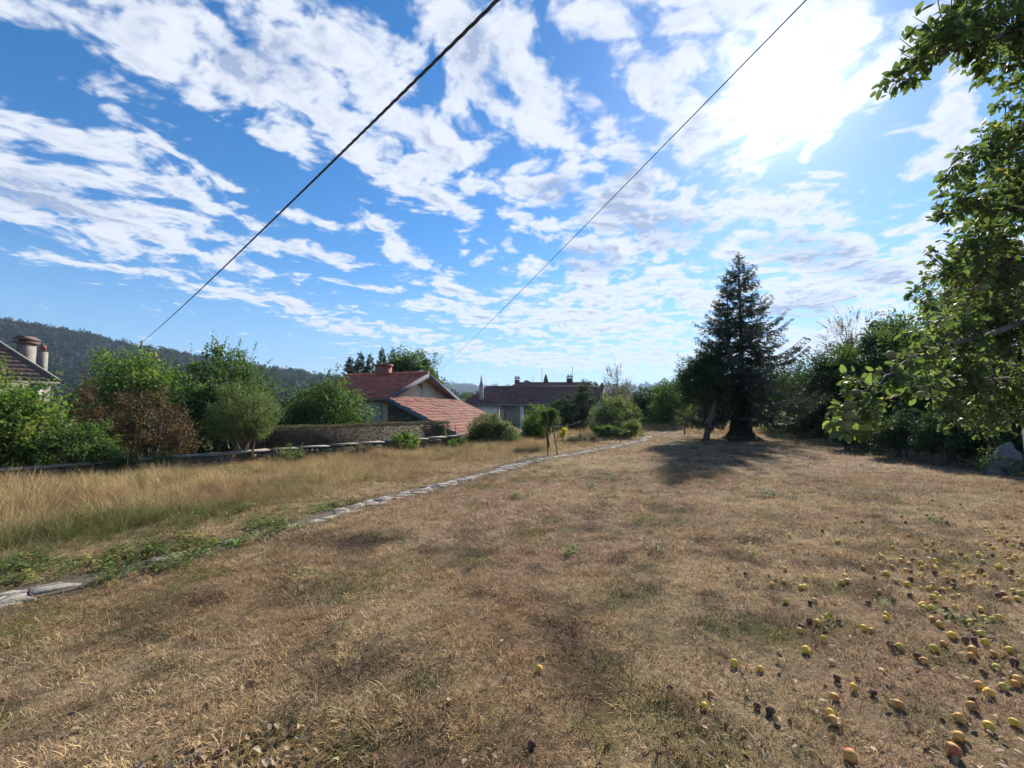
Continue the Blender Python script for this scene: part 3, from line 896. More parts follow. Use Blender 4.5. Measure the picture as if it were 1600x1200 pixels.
# red-roofed house: gable towards the lean-to
hg = np.array([0.35, 0.937, 0.0]); hr = np.array([-0.937, 0.35, 0.0]); UPV = np.array([0, 0, 1.0])
apex = np.array(at(660, 584, 27.0)); HWD = 4.3; DROP = 1.62; RL = 5.4; GZ = -2.0
root = empty('red_roofed_house', (apex[0], apex[1], GZ))
tag(root, 'cream gabled house with red tiled roof and a long tiled lean-to', 'house')
O = apex * np.array([1, 1, 0]) + np.array([0, 0, GZ])
ap = apex - O
eL = ap - hg * HWD - UPV * DROP; eR = ap + hg * HWD - UPV * DROP
OVH = 0.45                                   # roof overhang beyond gable wall
for sgn, nm in ((-1, 'near'), (1, 'far')):
    ee = eL if sgn < 0 else eR
    sl_v = ap - ee
    r = MB(); tiles(r, ee - hr * OVH, hr, sl_v, RL + 2 * OVH, np.linalg.norm(sl_v))
    slope = MB(); nrm = np.cross(hr, unit(sl_v)); nrm = nrm if nrm[2] > 0 else -nrm
    slope.prism([ee - hr * OVH - nrm * .03, ap - hr * OVH - nrm * .03, ap + hr * (RL + OVH) - nrm * .03, ee + hr * (RL + OVH) - nrm * .03], -nrm * 0.07)
    ro = slope.build('roof', M['plank'], root)
    tag(r.build('tiles', M['tile_red'], ro), kind='stuff')
rd = MB()
for k in range(17):
    a = ap - hr * OVH + hr * k * 0.37
    rd.tube([a + UPV * 0.05, a + hr * 0.40 + UPV * 0.05], [0.10, 0.085], 8, var=rng.uniform(0, 1))
rd.build('ridge_tiles', M['tile_red'], root)
gw = MB()
wi = 0.25
gw.prism([(ap - hg * (HWD - 0.45) - UPV * (ap[2])) , (ap + hg * (HWD - 0.45) - UPV * ap[2]), ap + hg * (HWD - 0.45) - UPV * (DROP * (HWD - .45) / HWD + 0.12), ap - UPV * 0.14, ap - hg * (HWD - 0.45) - UPV * (DROP * (HWD - .45) / HWD + 0.12)], hr * 0.3)
gw.build('gable_wall', M['render_cream'], root)
for sgn in (-1, 1):
    sw = MB()
    a = ap + hg * sgn * (HWD - 0.45) - UPV * (DROP * (HWD - .45) / HWD + 0.12)
    b = a - UPV * a[2]
    sw.prism([b, b + hr * RL, a + hr * RL, a], hg * (-sgn) * 0.25)
    sw.build('side_wall', M['render_grey'], root)
bwl = MB()
bwl.prism([(ap - hg * (HWD - 0.5) - UPV * ap[2]) + hr * RL, (ap + hg * (HWD - 0.5) - UPV * ap[2]) + hr * RL, ap + hg * (HWD - 0.5) - UPV * (DROP * .9 + .12) + hr * RL, ap - UPV * .14 + hr * RL, ap - hg * (HWD - .5) - UPV * (DROP * .9 + .12) + hr * RL], -hr * 0.3)
bwl.build('back_wall', M['render_grey'], root)
for sgn in (-1, 1):
    ee = eL if sgn < 0 else eR
    bb = MB(); beam(bb, ee - hr * (OVH + 0.03) - UPV * 0.10, ap - hr * (OVH + 0.03) - UPV * 0.10, 0.05, 0.24)
    bb.build('barge_board', M['paint_grey'], root)
    for f in (0.25, 0.6):
        q = ee + (ap - ee) * f - UPV * 0.22
        pb = MB(); beam(pb, q - hr * OVH, q + hr * 0.1, 0.12, 0.15); pb.build('purlin_end', M['plank'], root)
ch = MB(); cpos = ap + hr * 2.9
ch.box(cpos + UPV * 0.15 , (0.85, 0.6, 0.9), Matrix.Rotation(math.atan2(hr[1], hr[0]), 3, 'Z'))
cho = ch.build('chimney', M['brick_red'], root)
cc_ = MB(); cc_.box(cpos + UPV * 0.63, (1.0, 0.72, 0.10), Matrix.Rotation(math.atan2(hr[1], hr[0]), 3, 'Z')); cc_.build('chimney_cap', M['brick_red'], cho)
ib = MB(); q = ap - UPV * 0.78 - hr * 0.04 + hg * (-0.1)
ib.box(q, (0.05, 0.05, 0.40)); ib.box(q - hg * 0.22 + UPV * 0.08, (0.06, 0.42, 0.07), Matrix.Rotation(math.atan2(hg[1], hg[0]) - math.pi / 2, 3, 'Z')); ib.box(q - UPV * 0.62, (0.02, 0.02, 0.85))
ib.build('wall_bracket', M['rust'], root)
# lean-to
ld = -hr; LT = 5.5
t0 = np.array(at(601, 619, 23.2)) - O
t1 = t0 + hg * 8.2; t1[2] = t0[2]
sd_ = np.array(at(728, 687, 21.35)) - O - t0; sd_ = sd_ - hg * np.dot(sd_, hg)
b0 = t0 + sd_; b1 = t1 + sd_
r = MB(); tiles(r, b0, hg, -sd_, 8.2, np.linalg.norm(sd_), 0.26, 0.36, 0.010)
lro = MB(); nrm = unit(np.cross(hg, -sd_)); nrm = nrm if nrm[2] > 0 else -nrm
lro.prism([b0 - nrm * .03, b1 - nrm * .03, t1 - nrm * .03, t0 - nrm * .03], -nrm * 0.06)
lro = lro.build('lean_to_roof', M['plank'], root)
tag(r.build('tiles', M['tile_pink'], lro), kind='stuff')
bb = MB(); beam(bb, t0 - hg * 0.03 - UPV * 0.11, b0 - hg * 0.03 - UPV * 0.11, 0.05, 0.22); bb.build('barge_board', M['paint_grey'], root)
lw = MB(); p_t = t0 + hg * 0.35 - UPV * 0.12; p_b = b0 + hg * 0.35 - UPV * 0.12
g_t = p_t * np.array([1, 1, 0]); g_b = p_b * np.array([1, 1, 0])
lw.prism([g_t, g_b, p_b, p_t], hg * 0.3); lw.build('lean_to_wall', M['mortar'], root)
rb = MB()                                     # rubble facing of the lean-to's side wall
ln = np.linalg.norm(g_b - g_t); ud = unit(g_b - g_t)
zrow = 0.0
while zrow < p_t[2] - 0.1:
    hh = rng.uniform(0.10, 0.17); x_ = 0.0
    while x_ < ln:
        w_ = rng.uniform(0.16, 0.42); top = p_t[2] + (p_b[2] - p_t[2]) * (x_ + w_) / ln
        if zrow + hh < top and x_ + w_ < ln:
            c_ = g_t + ud * (x_ + w_ / 2) + UPV * (zrow + hh / 2) + hg * 0.0
            rb.box(c_, (w_ * .92, 0.09, hh * .88), Matrix.Rotation(math.atan2(ud[1], ud[0]), 3, 'Z'), var=rng.uniform(0, 1), jit=0.008)
        x_ += w_
    zrow += hh
tag(rb.build('rubble_facing', M['stone'], root), kind='stuff')
dr = MB(); q = ap - hg * (HWD - 0.50) + hr * 1.2
dr.box(np.array([q[0], q[1], 1.2]) - hg * 0.30, (0.9, 0.06, 2.2), Matrix.Rotation(math.atan2(hr[1], hr[0]), 3, 'Z')); dr.build('shutter', M['paint_grey'], root)

# long brown-roofed barn house
yb = 45.0
root = empty('long_barn_house', (at(840, 637, yb).x, yb, -2.2))
tag(root, 'long white barn house with brown tiled roof and weathered plank doors', 'house')
O = np.array([root.location.x, yb, -2.2])
lp = lambda px, py, Y: np.array(at(px, py, Y)) - O
EX0, EX1 = lp(719, 632, yb)[0], lp(938, 632, yb)[0]
EZ = lp(800, 632, yb)[2]; RZ = lp(800, 605, yb + 3.6)[2]
RX0, RX1 = lp(760, 605, yb + 3.6)[0], lp(944, 605, yb + 3.6)[0]
D = 3.6
main = MB()
main.prism([(EX0, -.0, EZ), (EX1, 0, EZ), (RX1, D, RZ), (RX0, D, RZ)], (0, 0.0, -0.08))
main.prism([(EX0, 2 * D, EZ), (RX0, D, RZ), (RX1, D, RZ), (EX1, 2 * D, EZ)], (0, 0.0, -0.08))
main.prism([(EX0, 0, EZ), (RX0, D, RZ), (EX0, 2 * D, EZ)], (0, 0, -0.08))
ro = main.build('roof', M['tile_brown'], root)
r = MB()
sl_v = np.array([0, D, RZ - EZ])
# front slope laid row by row, hipped on the left
nr = 15; Ls = np.linalg.norm(sl_v); su_ = unit(sl_v); nrm = np.array([0, -su_[2], su_[1]])
for k in range(nr):
    f0, f1 = k / nr, (k + 1.06) / nr
    xa = EX0 + (RX0 - EX0) * f0; xb = EX1 + (RX1 - EX1) * f0
    nc = int((xb - xa) / 0.27); tw = (xb - xa) / nc
    for c_ in range(nc):
        a = np.array([xa + c_ * tw + .005, D * f0, EZ + (RZ - EZ) * f0]) + nrm * (0.05 + rng.normal(0, .008)); b = a + np.array([tw - .01, 0, 0]); up = sl_v / nr * 1.06
        md = (a + b) / 2 + nrm * .022
        r.add([a, md, b, b + up - nrm * .036, md + up - nrm * .036, a + up - nrm * .036, a - nrm * .045, b - nrm * .045], [(0, 1, 4, 5), (1, 2, 3, 4), (6, 7, 2, 1, 0)], min(1, max(0, rng.normal(0.5, .25))))
tag(r.build('tiles', M['tile_brown'], ro), kind='stuff')
rd = MB(); rd.tube([(RX0, D, RZ + .04), (RX1, D, RZ + .04)], .1, 8); rd.build('ridge', M['tile_brown'], ro)
wl = MB(); xw = lambda px: lp(px, 640, yb + 0.45)[0]
wl.box(((xw(727) + xw(780)) / 2, 0.6, EZ / 2 - .1), (xw(780) - xw(727), 0.3, EZ - .02)); wl.build('wall', M['render_white'], root)
wl = MB(); wl.box(((xw(780) + xw(813)) / 2, 0.6, 0.62), (xw(813) - xw(780) - .02, 0.3, 1.25)); wl.build('wall', M['render_white'], root)
wl = MB(); wl.box(((xw(813) + xw(819)) / 2, 0.56, EZ / 2 - .1), (xw(819) - xw(813), 0.4, EZ - .02)); wl.build('pillar', M['render_white'], root)
wl = MB(); wl.box(((xw(819) + xw(931)) / 2, 0.9, EZ / 2 - .1), (xw(931) - xw(819), 0.3, EZ - .04)); wl.build('wall', M['render_grey'], root)
for a_, b_, z0_, z1_ in ((781, 812, 1.28, EZ - .15), (820, 850, 1.4, EZ - .15)):
    x_ = xw(a_)
    while x_ < xw(b_) - .05:
        w_ = min(rng.uniform(.17, .27), xw(b_) - x_)
        pl = MB(); pl.box((x_ + w_ / 2, 0.55 + rng.normal(0, .02) + (0.18 if a_ > 800 else 0), (z0_ + z1_) / 2 + rng.normal(0, .03)), (w_ * .92, .04, z1_ - z0_), var=rng.uniform(0, 1)); pl.build('plank', M['plank'], root)
        x_ += w_
# right-hand gable with its verge
ge = MB(); ge.prism([(xw(931), 0.7, 0), (xw(931), 2 * D - .6, 0), (xw(931), 2 * D - .6, EZ), (xw(934), D, RZ - .18), (xw(931), 0.7, EZ)], (-0.3, 0, 0)); ge.build('gable_wall', M['render_cream'], root)
for a_, b_ in (((EX1, 0, EZ), (RX1, D, RZ)), ((EX1, 2 * D, EZ), (RX1, D, RZ))):
    bb = MB(); beam(bb, np.array(a_) + [.05, 0, -.06], np.array(b_) + [.05, 0, -.06], .05, .2); bb.build('barge_board', M['plank'], root)
gt = MB(); gt.tube([(EX0, -.06, EZ - .04), (EX1, -.06, EZ - .06)], .06, 7); gt.build('gutter', M['galvanised'], root)
fl = MB(); q = lp(752, 630, yb + 1.0)
fl.box((q[0], 1.0, EZ + 0.9), (0.42, 0.42, 2.2)); fl.tube([(q[0], 1.0, EZ + 2.0), (q[0], 1.0, EZ + 2.45), (q[0], 1.0, EZ + 3.1)], [.22, .12, .04], 8)
fl.build('chimney', M['render_grey'], root)
ml = MB(); q = lp(941, 600, yb + D); ml.tube([(q[0], D, RZ - .6), (q[0], D, RZ + .5)], [.16, .14], 8); ml.build('flue', M['rust'], root)

# taller roofed house right behind it
yb2 = 58.0
root = empty('taller_house', (at(860, 637, yb2).x, yb2, -2.4))
tag(root, 'taller brown hipped roof with chimneys and aerials behind the barn house', 'house')
O = np.array([root.location.x, yb2, -2.4])
lp2 = lambda px, py, Y: np.array(at(px, py, Y)) - O
EZ = lp2(800, 612, yb2)[2]; RZ = lp2(800, 597, yb2 + 4)[2]
a0, a1 = lp2(780, 612, yb2)[0], lp2(945, 612, yb2)[0]; r0, r1 = lp2(812, 597, yb2 + 4)[0], lp2(916, 597, yb2 + 4)[0]
hp = MB(); hp.add([(a0, 0, EZ), (a1, 0, EZ), (a1, 8, EZ), (a0, 8, EZ), (r0, 4, RZ), (r1, 4, RZ)], [(0, 1, 5, 4), (1, 2, 5), (2, 3, 4, 5), (3, 0, 4), (3, 2, 1, 0)])
ro = hp.build('roof', M['tile_brown'], root)
r = MB(); sl_v = np.array([0, 4, RZ - EZ]); nr = 12; nrm = unit(np.array([0, -sl_v[2], sl_v[1]]))
for k in range(nr):
    f0 = k / nr
    a = np.array([a0 + (r0 - a0) * f0, 4 * f0, EZ + (RZ - EZ) * f0]) + nrm * .06; b = np.array([a1 + (r1 - a1) * f0, 4 * f0, EZ + (RZ - EZ) * f0]) + nrm * .06; up = sl_v / nr
    r.add([a, b, b + up - nrm * .05, a + up - nrm * .05, a - nrm * .06, b - nrm * .06], [(0, 1, 2, 3), (4, 5, 1, 0)], rng.uniform(.2, .8))
tag(r.build('tiles', M['tile_brown'], ro), kind='stuff')
w = MB(); w.box(((a0 + a1) / 2, 4, EZ / 2), (a1 - a0 - .8, 7.2, EZ - .02)); w.build('wall', M['render_grey'], root)
for px, py, wd, hgt, mt in ((808, 594, .7, .55, 'tile_dark'), (890, 594, .8, .75, 'tile_dark')):
    q = lp2(px, py, yb2 + 4); c_ = MB(); c_.box((q[0], 4, RZ + hgt / 2 - .2), (wd, .7, hgt)); co = c_.build('chimney', M[mt], root)
    k_ = MB(); k_.box((q[0], 4, RZ + hgt - .02), (wd + .16, .86, .1)); k_.build('chimney_cap', M['tile_dark'], co)
    for dx in (-.25, .25):
        k_ = MB(); k_.lathe([(.11, 0), (.09, .28), (.12, .3)], 8, (q[0] + dx * wd, 4, RZ + hgt + .03)); k_.build('chimney_pot', M['brick_red'], co)
q = lp2(853, 592, yb2 + 4); c_ = MB(); c_.lathe([(.42, -.2), (.25, .55), (.06, 1.15)], 8, (q[0], 4, RZ)); c_.build('finial', M['tile_dark'], root)
for px, hgt in ((847, 1.9), (895, 2.2), (833, 1.0)):
    q = lp2(px, 590, yb2 + 4); a_ = MB(); a_.tube([(q[0], 4.2, RZ - .3), (q[0], 4.2, RZ + hgt)], .028, 6)
    if hgt > 1.5:
        for j in range(4):
            a_.tube([(q[0] - .3 + .1 * j, 4.2 - .2, RZ + hgt - .16 * j), (q[0] + .25 - .1 * j, 4.2 + .2, RZ + hgt - .16 * j + .12)], .016, 5)
    a_.build('aerial', M['galvanised'], root)
sk = MB(); q = lp2(822, 594, yb2 + 6); sk.prism([(q[0] - .9, 6, RZ - .3), (q[0], 6, RZ + .45), (q[0] + 1.8, 6, RZ - .3)], (0, 1.5, 0)); sk.build('dormer', M['tile_dark'], root)

# house at the far left with two chimneys
yc = 24.0
root = empty('dark_roofed_house', (at(-40, 637, yc).x, yc, -1.8))
tag(root, 'dark brown roofed house with two chimneys behind the leftmost green bush', 'house')
O = np.array([root.location.x, yc, -1.8])
lp3 = lambda px, py, Y: np.array(at(px, py, Y)) - O
ed_ = np.array([-.66, -.75, 0]); sd3 = np.array([-.75, .66, 0]); W3 = 4.0; EL3 = 13.0; RI3 = 3.7
c_r = lp3(94, 596, yc); c_l = c_r + ed_ * EL3
rr_ = [c_l, c_r, c_r + (ed_ + sd3) * W3 + UPV * RI3, c_l + (sd3 - ed_) * W3 + UPV * RI3]
back = [c_r + sd3 * 2 * W3, c_l + sd3 * 2 * W3]
rf = MB(); rf.add(rr_ + back, [(0, 1, 2, 3), (1, 4, 2), (4, 5, 3, 2), (5, 0, 3), (5, 4, 1, 0)])
ro = rf.build('roof', M['tile_dark'], root)
r = MB(); nr = 16; up = (rr_[3] - c_l); nrm = unit(np.cross(c_r - c_l, rr_[2] - c_r)); nrm = nrm if nrm[2] > 0 else -nrm
for k in range(nr):
    f0, f1 = k / nr, (k + 1) / nr
    xa, xb = c_l + (rr_[3] - c_l) * f0, c_r + (rr_[2] - c_r) * f0; xa1, xb1 = c_l + (rr_[3] - c_l) * f1, c_r + (rr_[2] - c_r) * f1
    nc = max(1, int(np.linalg.norm(xb - xa) / 0.3))
    for c_ in range(nc):
        g0, g1 = c_ / nc + .0006, (c_ + 1) / nc - .0006
        a, b = xa + (xb - xa) * g0 + nrm * (.05 + rng.normal(0, .006)), xa + (xb - xa) * g1 + nrm * .05
        a2, b2 = xa1 + (xb1 - xa1) * g0 + nrm * .012, xa1 + (xb1 - xa1) * g1 + nrm * .012
        r.add([a, b, b2, a2, a - nrm * .045, b - nrm * .045], [(0, 1, 2, 3), (4, 5, 1, 0)], min(1, max(0, rng.normal(.5, .22))))
tag(r.build('tiles', M['tile_dark'], ro), kind='stuff')
vg = MB(); beam(vg, c_r + nrm * .05, rr_[2] + nrm * .05, .12, .08); vg.build('hip_tiles', M['render_old'], ro)
gt = MB(); beam(gt, c_l - sd3 * .08 - UPV * .1, c_r - sd3 * .08 - UPV * .1, .10, .10); gt.build('gutter', M['render_old'], root)
rz3 = Matrix.Rotation(math.atan2(ed_[1], ed_[0]), 3, 'Z')
w = MB(); cw = (c_l + c_r) / 2 + sd3 * W3; w.box((cw[0], cw[1], c_r[2] / 2 - .1), (EL3 - .7, 2 * W3 - .7, c_r[2] - .02), rz3); w.build('wall', M['render_old'], root)
q = c_r + ed_ * 1.1 + sd3 * .32; wn = MB(); wn.box((q[0], q[1], c_r[2] - 1.0), (.9, .10, 1.2), rz3); wn = wn.build('window', M['render_grey'], root)
q = q - sd3 * .06; pn = MB(); pn.box((q[0], q[1], c_r[2] - 1.0), (.7, .03, 1.0), rz3); pn.build('pane', M['wire'], wn)
for px, ptop, pbot, wd, mt in ((42, 537, 565, 0.62, 'render_old'), (67, 550, 580, 0.34, 'render_old')):
    yk = yc + (2.6 if wd > .5 else 1.6)
    q, q2 = lp3(px, ptop, yk), lp3(px, pbot, yk)
    c_ = MB(); c_.box((q[0], q[1], (q[2] + q2[2]) / 2 - .9), (wd, wd * .9, q[2] - q2[2] + 1.8)); co = c_.build('chimney', M[mt], root)
    if wd > .5:
        k_ = MB(); k_.box((q[0], q[1], q[2] + .05), (wd + .22, wd + .16, .12)); k_.build('chimney_band', M['tile_dark'], co)
        k_ = MB(); h_ = (wd + .3) / 2
        for dx in (-.25, .25):
            k_.box((q[0] + dx, q[1], q[2] + .16), (.08, .5, .14))
        k_.add([(q[0] - h_, q[1] - h_, q[2] + .22), (q[0] + h_, q[1] - h_, q[2] + .22), (q[0] + h_, q[1] + h_, q[2] + .22), (q[0] - h_, q[1] + h_, q[2] + .22), (q[0], q[1] - h_, q[2] + .48), (q[0], q[1] + h_, q[2] + .48)], [(0, 1, 4), (1, 2, 5, 4), (2, 3, 5), (3, 0, 4, 5), (3, 2, 1, 0)])
        k_.build('chimney_hood', M['tile_dark'], co)
    else:
        k_ = MB(); k_.lathe([(.16, 0), (.13, .22), (.17, .25), (.11, .42)], 9, (q[0], q[1], q[2] - .02)); k_.build('chimney_pot', M['tile_pink'], co)

# ------------------------------------------------------------------ foliage
def leaf_np(P, U, N, L, W, fold=0.22):
    """pointed leaves folded along the midrib: 4 vertices, 2 triangles each"""
    P = np.asarray(P, float); n = len(P)
    U = unit(U); Sd = unit(np.cross(U, N)); Nn = np.cross(Sd, U)
    L = np.broadcast_to(L, (n,))[:, None]; W = np.broadcast_to(W, (n,))[:, None]
    a = P; b = P + U * L * 0.45 + Sd * W / 2 + Nn * W * fold; c = P + U * L; d = P + U * L * 0.45 - Sd * W / 2 + Nn * W * fold
    V = np.stack([a, b, c, d], 1).reshape(-1, 3)
    k = np.arange(n)[:, None] * 4
    return V, np.vstack([k + [0, 1, 2], k + [0, 2, 3]])

def rdir(r_, n):
    return unit(r_.normal(0, 1, (n, 3)))

class Foliage:
    def __init__(self, seed):
        self.r = np.random.default_rng(seed); self.P = []; self.U = []; self.N = []; self.L = []; self.W = []; self.v = []
    def put(self, P, U, N, L, W, v):
        n = len(P)
        self.P.append(P); self.U.append(U); self.N.append(N)
        self.L.append(np.broadcast_to(L, (n,)).astype(float)); self.W.append(np.broadcast_to(W, (n,)).astype(float)); self.v.append(np.broadcast_to(v, (n,)).astype(float))
    def clump(self, c, rad, n, L, asp=0.55, droop=0.25, flat=0.8, shell=2.0, v0=None, ends=True):
        r = self.r
        d = rdir(r, n)
        P = np.asarray(c)[None] + d * (r.uniform(0, 1, n) ** (1 / shell))[:, None] * np.asarray(rad) * np.array([1, 1, flat])
        N = unit(d * 0.55 + np.array([0, 0, 0.75]) + r.normal(0, 0.5, (n, 3)))
        U = unit(d * 0.7 + r.normal(0, 0.6, (n, 3)) - np.array([0, 0, droop]))
        LL = L * r.uniform(0.6, 1.25, n)
        v0 = r.uniform(0.15, 0.8) if v0 is None else v0
        self.put(P, U, N, LL, LL * asp * r.uniform(0.8, 1.2, n), np.clip(r.normal(v0, 0.16, n), 0, 1))
    def shoot(self, a, b, n, L, asp=0.5, sag=0.0, v0=0.5, taper=0.5, up=0.2):
        """leaves set along a stem from a to b"""
        r = self.r
        a = np.asarray(a, float); b = np.asarray(b, float)
        t = np.sort(r.uniform(0.05, 1, n))
        C = a + (b - a) * t[:, None] + np.array([0, 0, -1.0]) * (sag * t * t)[:, None]
        ax = unit(b - a)
        U = unit(ax * 0.6 + r.normal(0, 0.75, (n, 3)) + np.array([0, 0, up]))
        N = unit(np.array([0, 0, 0.7]) + r.normal(0, 0.55, (n, 3)))
        LL = L * r.uniform(0.7, 1.2, n) * (1 - taper * t)
        self.put(C, U, N, LL, LL * asp, np.clip(r.normal(v0, 0.15, n), 0, 1))
    def arrays(self):
        return [np.concatenate(a) for a in (self.P, self.U, self.N, self.L, self.W, self.v)]
    def mesh(self, name, off=(0, 0, 0)):
        P, U, N, L, W, v = self.arrays()
        V, Fc = leaf_np(P - np.asarray(off), U, N, L, W)
        return mesh_np(name, V, [Fc], {'var': ('FLOAT', np.repeat(v, 4))})

def crown_clumps(r, c, rad, n, seed, low=-0.75, uneven=0.35):
    """clump centres filling an uneven rounded crown"""
    d = rdir(r, n * 2)
    d = d[d[:, 2] > low][:n]
    az = np.arctan2(d[:, 1], d[:, 0])
    k = 1 - uneven + 2 * uneven * fbm(az * 1.6 + seed, d[:, 2] * 2.2 + seed * .37, seed, 2)
    t = r.uniform(0.25, 1, len(d)) ** 0.45
    return np.asarray(c) + d * (k * t)[:, None] * np.asarray(rad), d

def grow(name, label, cat, px, Y, ptop, wpx, mat, L, nc, per, seed, zb=None, low=0.12, crad=0.24, spray=40, sprayL=0.16, group=None, dpt=None, bark='bark', stems=1, droop=0.25, asp=0.55, uneven=0.5, trunk=True, sp_up=0.6, pcrown=None, shell=2.0, flat=0.8, tk=1.0):
    """tree or shrub: stem(s), limbs, and a crown of leaves. px = column, Y = distance, ptop = row of the top, wpx = crown width in photo pixels"""
    r = np.random.default_rng(seed)
    X = at(px, HOR, Y).x
    z0 = hz(X, Y) if zb is None else zb
    top = at(px, ptop, Y).z
    H = top - z0
    rw = wpx / F * Y / 2
    rd_ = rw if dpt is None else dpt
    root = tag(empty(name, (X, Y, z0)), label, cat, group)
    lo = H * low if pcrown is None else at(px, pcrown, Y).z - z0
    cc_ = np.array([0, 0, lo + (H - lo) * 0.5]); rad = np.array([rw, rd_, (H - lo) * 0.5])
    nc = int(nc * 1.25); per = int(per * 1.3)
    fo = Foliage(seed + 1)
    C, D = crown_clumps(r, cc_, rad * (1 - crad * 0.55), nc, seed, uneven=uneven)
    cr = crad * min(rw, (H - lo) / 2)
    vb = r.uniform(0.05, 0.92, len(C))
    for c_, d_, v_ in zip(C, D, vb):
        fo.clump(c_, cr * r.uniform(0.5, 1.55), per, L, v0=v_, droop=droop, asp=asp, shell=shell, flat=flat)
    for k in range(int(spray * 1.6)):
        i = r.integers(0, len(C)); c_, d_ = C[i], D[i]
        ln = sprayL * max(rw, H / 2) * r.uniform(0.5, 1.9)
        dd = unit(d_ * np.array([1, 1, 0.6]) + np.array([0, 0, sp_up]) + r.normal(0, 0.3, 3))
        fo.shoot(c_ + d_ * cr * 0.6, c_ + d_ * cr * 0.6 + dd * ln, max(6, int(ln / L * 3)), L, asp, v0=vb[i] + .1, sag=ln * 0.15)
    link('crown', fo.mesh('crown'), LF[mat] if isinstance(mat, str) else mat, root)
    if trunk:
        st = MB(); tr_r = (0.028 * H + 0.02) * tk
        for s_ in range(stems):
            a = np.array([r.normal(0, .12 * (stems > 1)), r.normal(0, .12 * (stems > 1)), -0.15])
            tgt = np.array([r.normal(0, 0.3 * rw * (stems > 1)) + r.normal(0, .06 * rw), r.normal(0, .2 * rw), lo + (H - lo) * 0.72])
            mid = (a + tgt) / 2 + np.array([r.normal(0, .06 * H), r.normal(0, .06 * H), 0])
            st.tube([a, a * .7 + mid * .3, mid, tgt], np.array([1.15, .95, .7, .22]) * tr_r / math.sqrt(stems), 7)
        st.build('trunk', M[bark], root, True)
        lm = MB()
        for i in r.choice(len(C), min(len(C), 16), replace=False):
            b = C[i]; a = np.array([0, 0, max(0.2 * H, b[2] - 0.45 * (H - lo))]); a[2] = min(a[2], lo + (H - lo) * .7)
            m_ = (a + b) / 2 + np.array([0, 0, 0.08 * H])
            lm.tube([a, m_, b], np.array([.34, .22, .06]) * tr_r, 5)
        tag(link('limbs', lm.mesh('limbs', True), M[bark], root), kind='stuff')
    return root

# left side, from the nearest bush to the far trees
grow('hazel_bush', 'bright green leafy bush at the left edge, in front of the dark roofed house', 'bush', -8, 10.2, 572, 215, 'bright', 0.105, 150, 70, 501, low=0.02, crad=0.22, spray=120, sprayL=0.2, dpt=1.3, stems=5, sp_up=0.9)
grow('hazel_bush', 'dark green bush spreading low along the wall beside the russet bushes', 'bush', 118, 10.5, 648, 150, 'mid', 0.085, 70, 60, 502, low=0.0, crad=0.26, spray=50, dpt=0.9, stems=4)
grow('russet_bush', 'russet brown bush left of the darker, larger russet one', 'bush', 148, 13.2, 602, 120, 'russet', 0.075, 90, 70, 503, low=0.0, crad=0.22, spray=70, sprayL=.2, dpt=1.0, stems=4, sp_up=.8)
grow('russet_bush', 'wide brown bush with reddish top right behind the wall', 'bush', 232, 13.4, 606, 150, 'russet', 0.075, 120, 75, 504, low=0.0, crad=0.2, spray=80, sprayL=.16, dpt=1.1, stems=4, sp_up=.8)
grow('walnut_tree', 'broad bright green tree behind the two russet bushes', 'tree', 218, 20.0, 538, 200, 'bright', 0.17, 120, 80, 505, low=0.16, crad=0.24, spray=50, sprayL=.12, dpt=2.2)
grow('plum_tree', 'dark green upright tree with feathery top beside the broad green tree', 'tree', 362, 18.0, 534, 132, 'mid', 0.13, 120, 75, 506, low=0.08, crad=0.22, spray=110, sprayL=.22, dpt=1.6, sp_up=1.1, uneven=.5)
grow('plum_tree', 'small dark green tree filling the gap behind the pale willow shrub', 'tree', 300, 17.0, 590, 110, 'dark', 0.10, 90, 70, 507, low=0.05, crad=0.24, spray=40, dpt=1.4)
grow('willow_shrub', 'pale green willow shrub on thin stems growing in front of the wall', 'shrub', 384, 12.6, 600, 116, 'olive', 0.072, 110, 85, 508, low=0.16, crad=0.24, spray=120, sprayL=.2, dpt=0.9, stems=6, sp_up=1.2, asp=.34)
grow('fig_bush', 'rounded dark green bush with drooping leaves behind the clipped hedge', 'bush', 508, 19.5, 586, 172, 'mid', 0.16, 150, 90, 509, low=0.02, crad=0.23, spray=60, sprayL=.14, dpt=1.7, stems=4, droop=.9, asp=.42)
grow('sapling', 'small bright green sapling growing against the wall under the hedge', 'sapling', 632, 15.6, 674, 46, 'bright', 0.10, 26, 36, 510, low=0.0, crad=0.32, spray=24, sprayL=.3, stems=3)
grow('sapling', 'tiny green seedling at the right end of the wall', 'sapling', 715, 17.4, 685, 30, 'bright', 0.08, 14, 30, 511, low=0.0, crad=0.34, spray=10, stems=2)
grow('round_shrub', 'round light green shrub right of the lean-to roof', 'shrub', 772, 19.2, 648, 92, 'olive', 0.11, 130, 110, 512, low=0.0, crad=0.24, spray=170, sprayL=.16, dpt=1.0, stems=5, sp_up=1.3, asp=.28, zb=-0.5)
grow('plum_tree', 'bright green young tree in front of the plank doors', 'tree', 836, 22.0, 634, 48, 'bright', 0.10, 60, 60, 513, low=0.05, crad=0.28, spray=30, dpt=.8, zb=-.6)
grow('sapling', 'bright green sapling growing round the leaning iron posts', 'sapling', 858, 17.0, 634, 34, 'mid', 0.09, 34, 45, 514, low=0.42, crad=0.32, spray=26, dpt=.4)
grow('ivy_tree', 'tall dark tree with pointed top hiding the right half of the barn', 'tree', 882, 30.0, 612, 62, 'dark', 0.11, 120, 70, 515, low=0.0, crad=0.25, spray=40, dpt=1.3, zb=-1.6)
grow('ivy_tree', 'narrow pointed dark tree top rising above the barn roof', 'tree', 913, 30.5, 588, 36, 'dark', 0.10, 70, 60, 516, low=0.10, crad=0.30, spray=30, dpt=.8, zb=-1.6, uneven=.2)
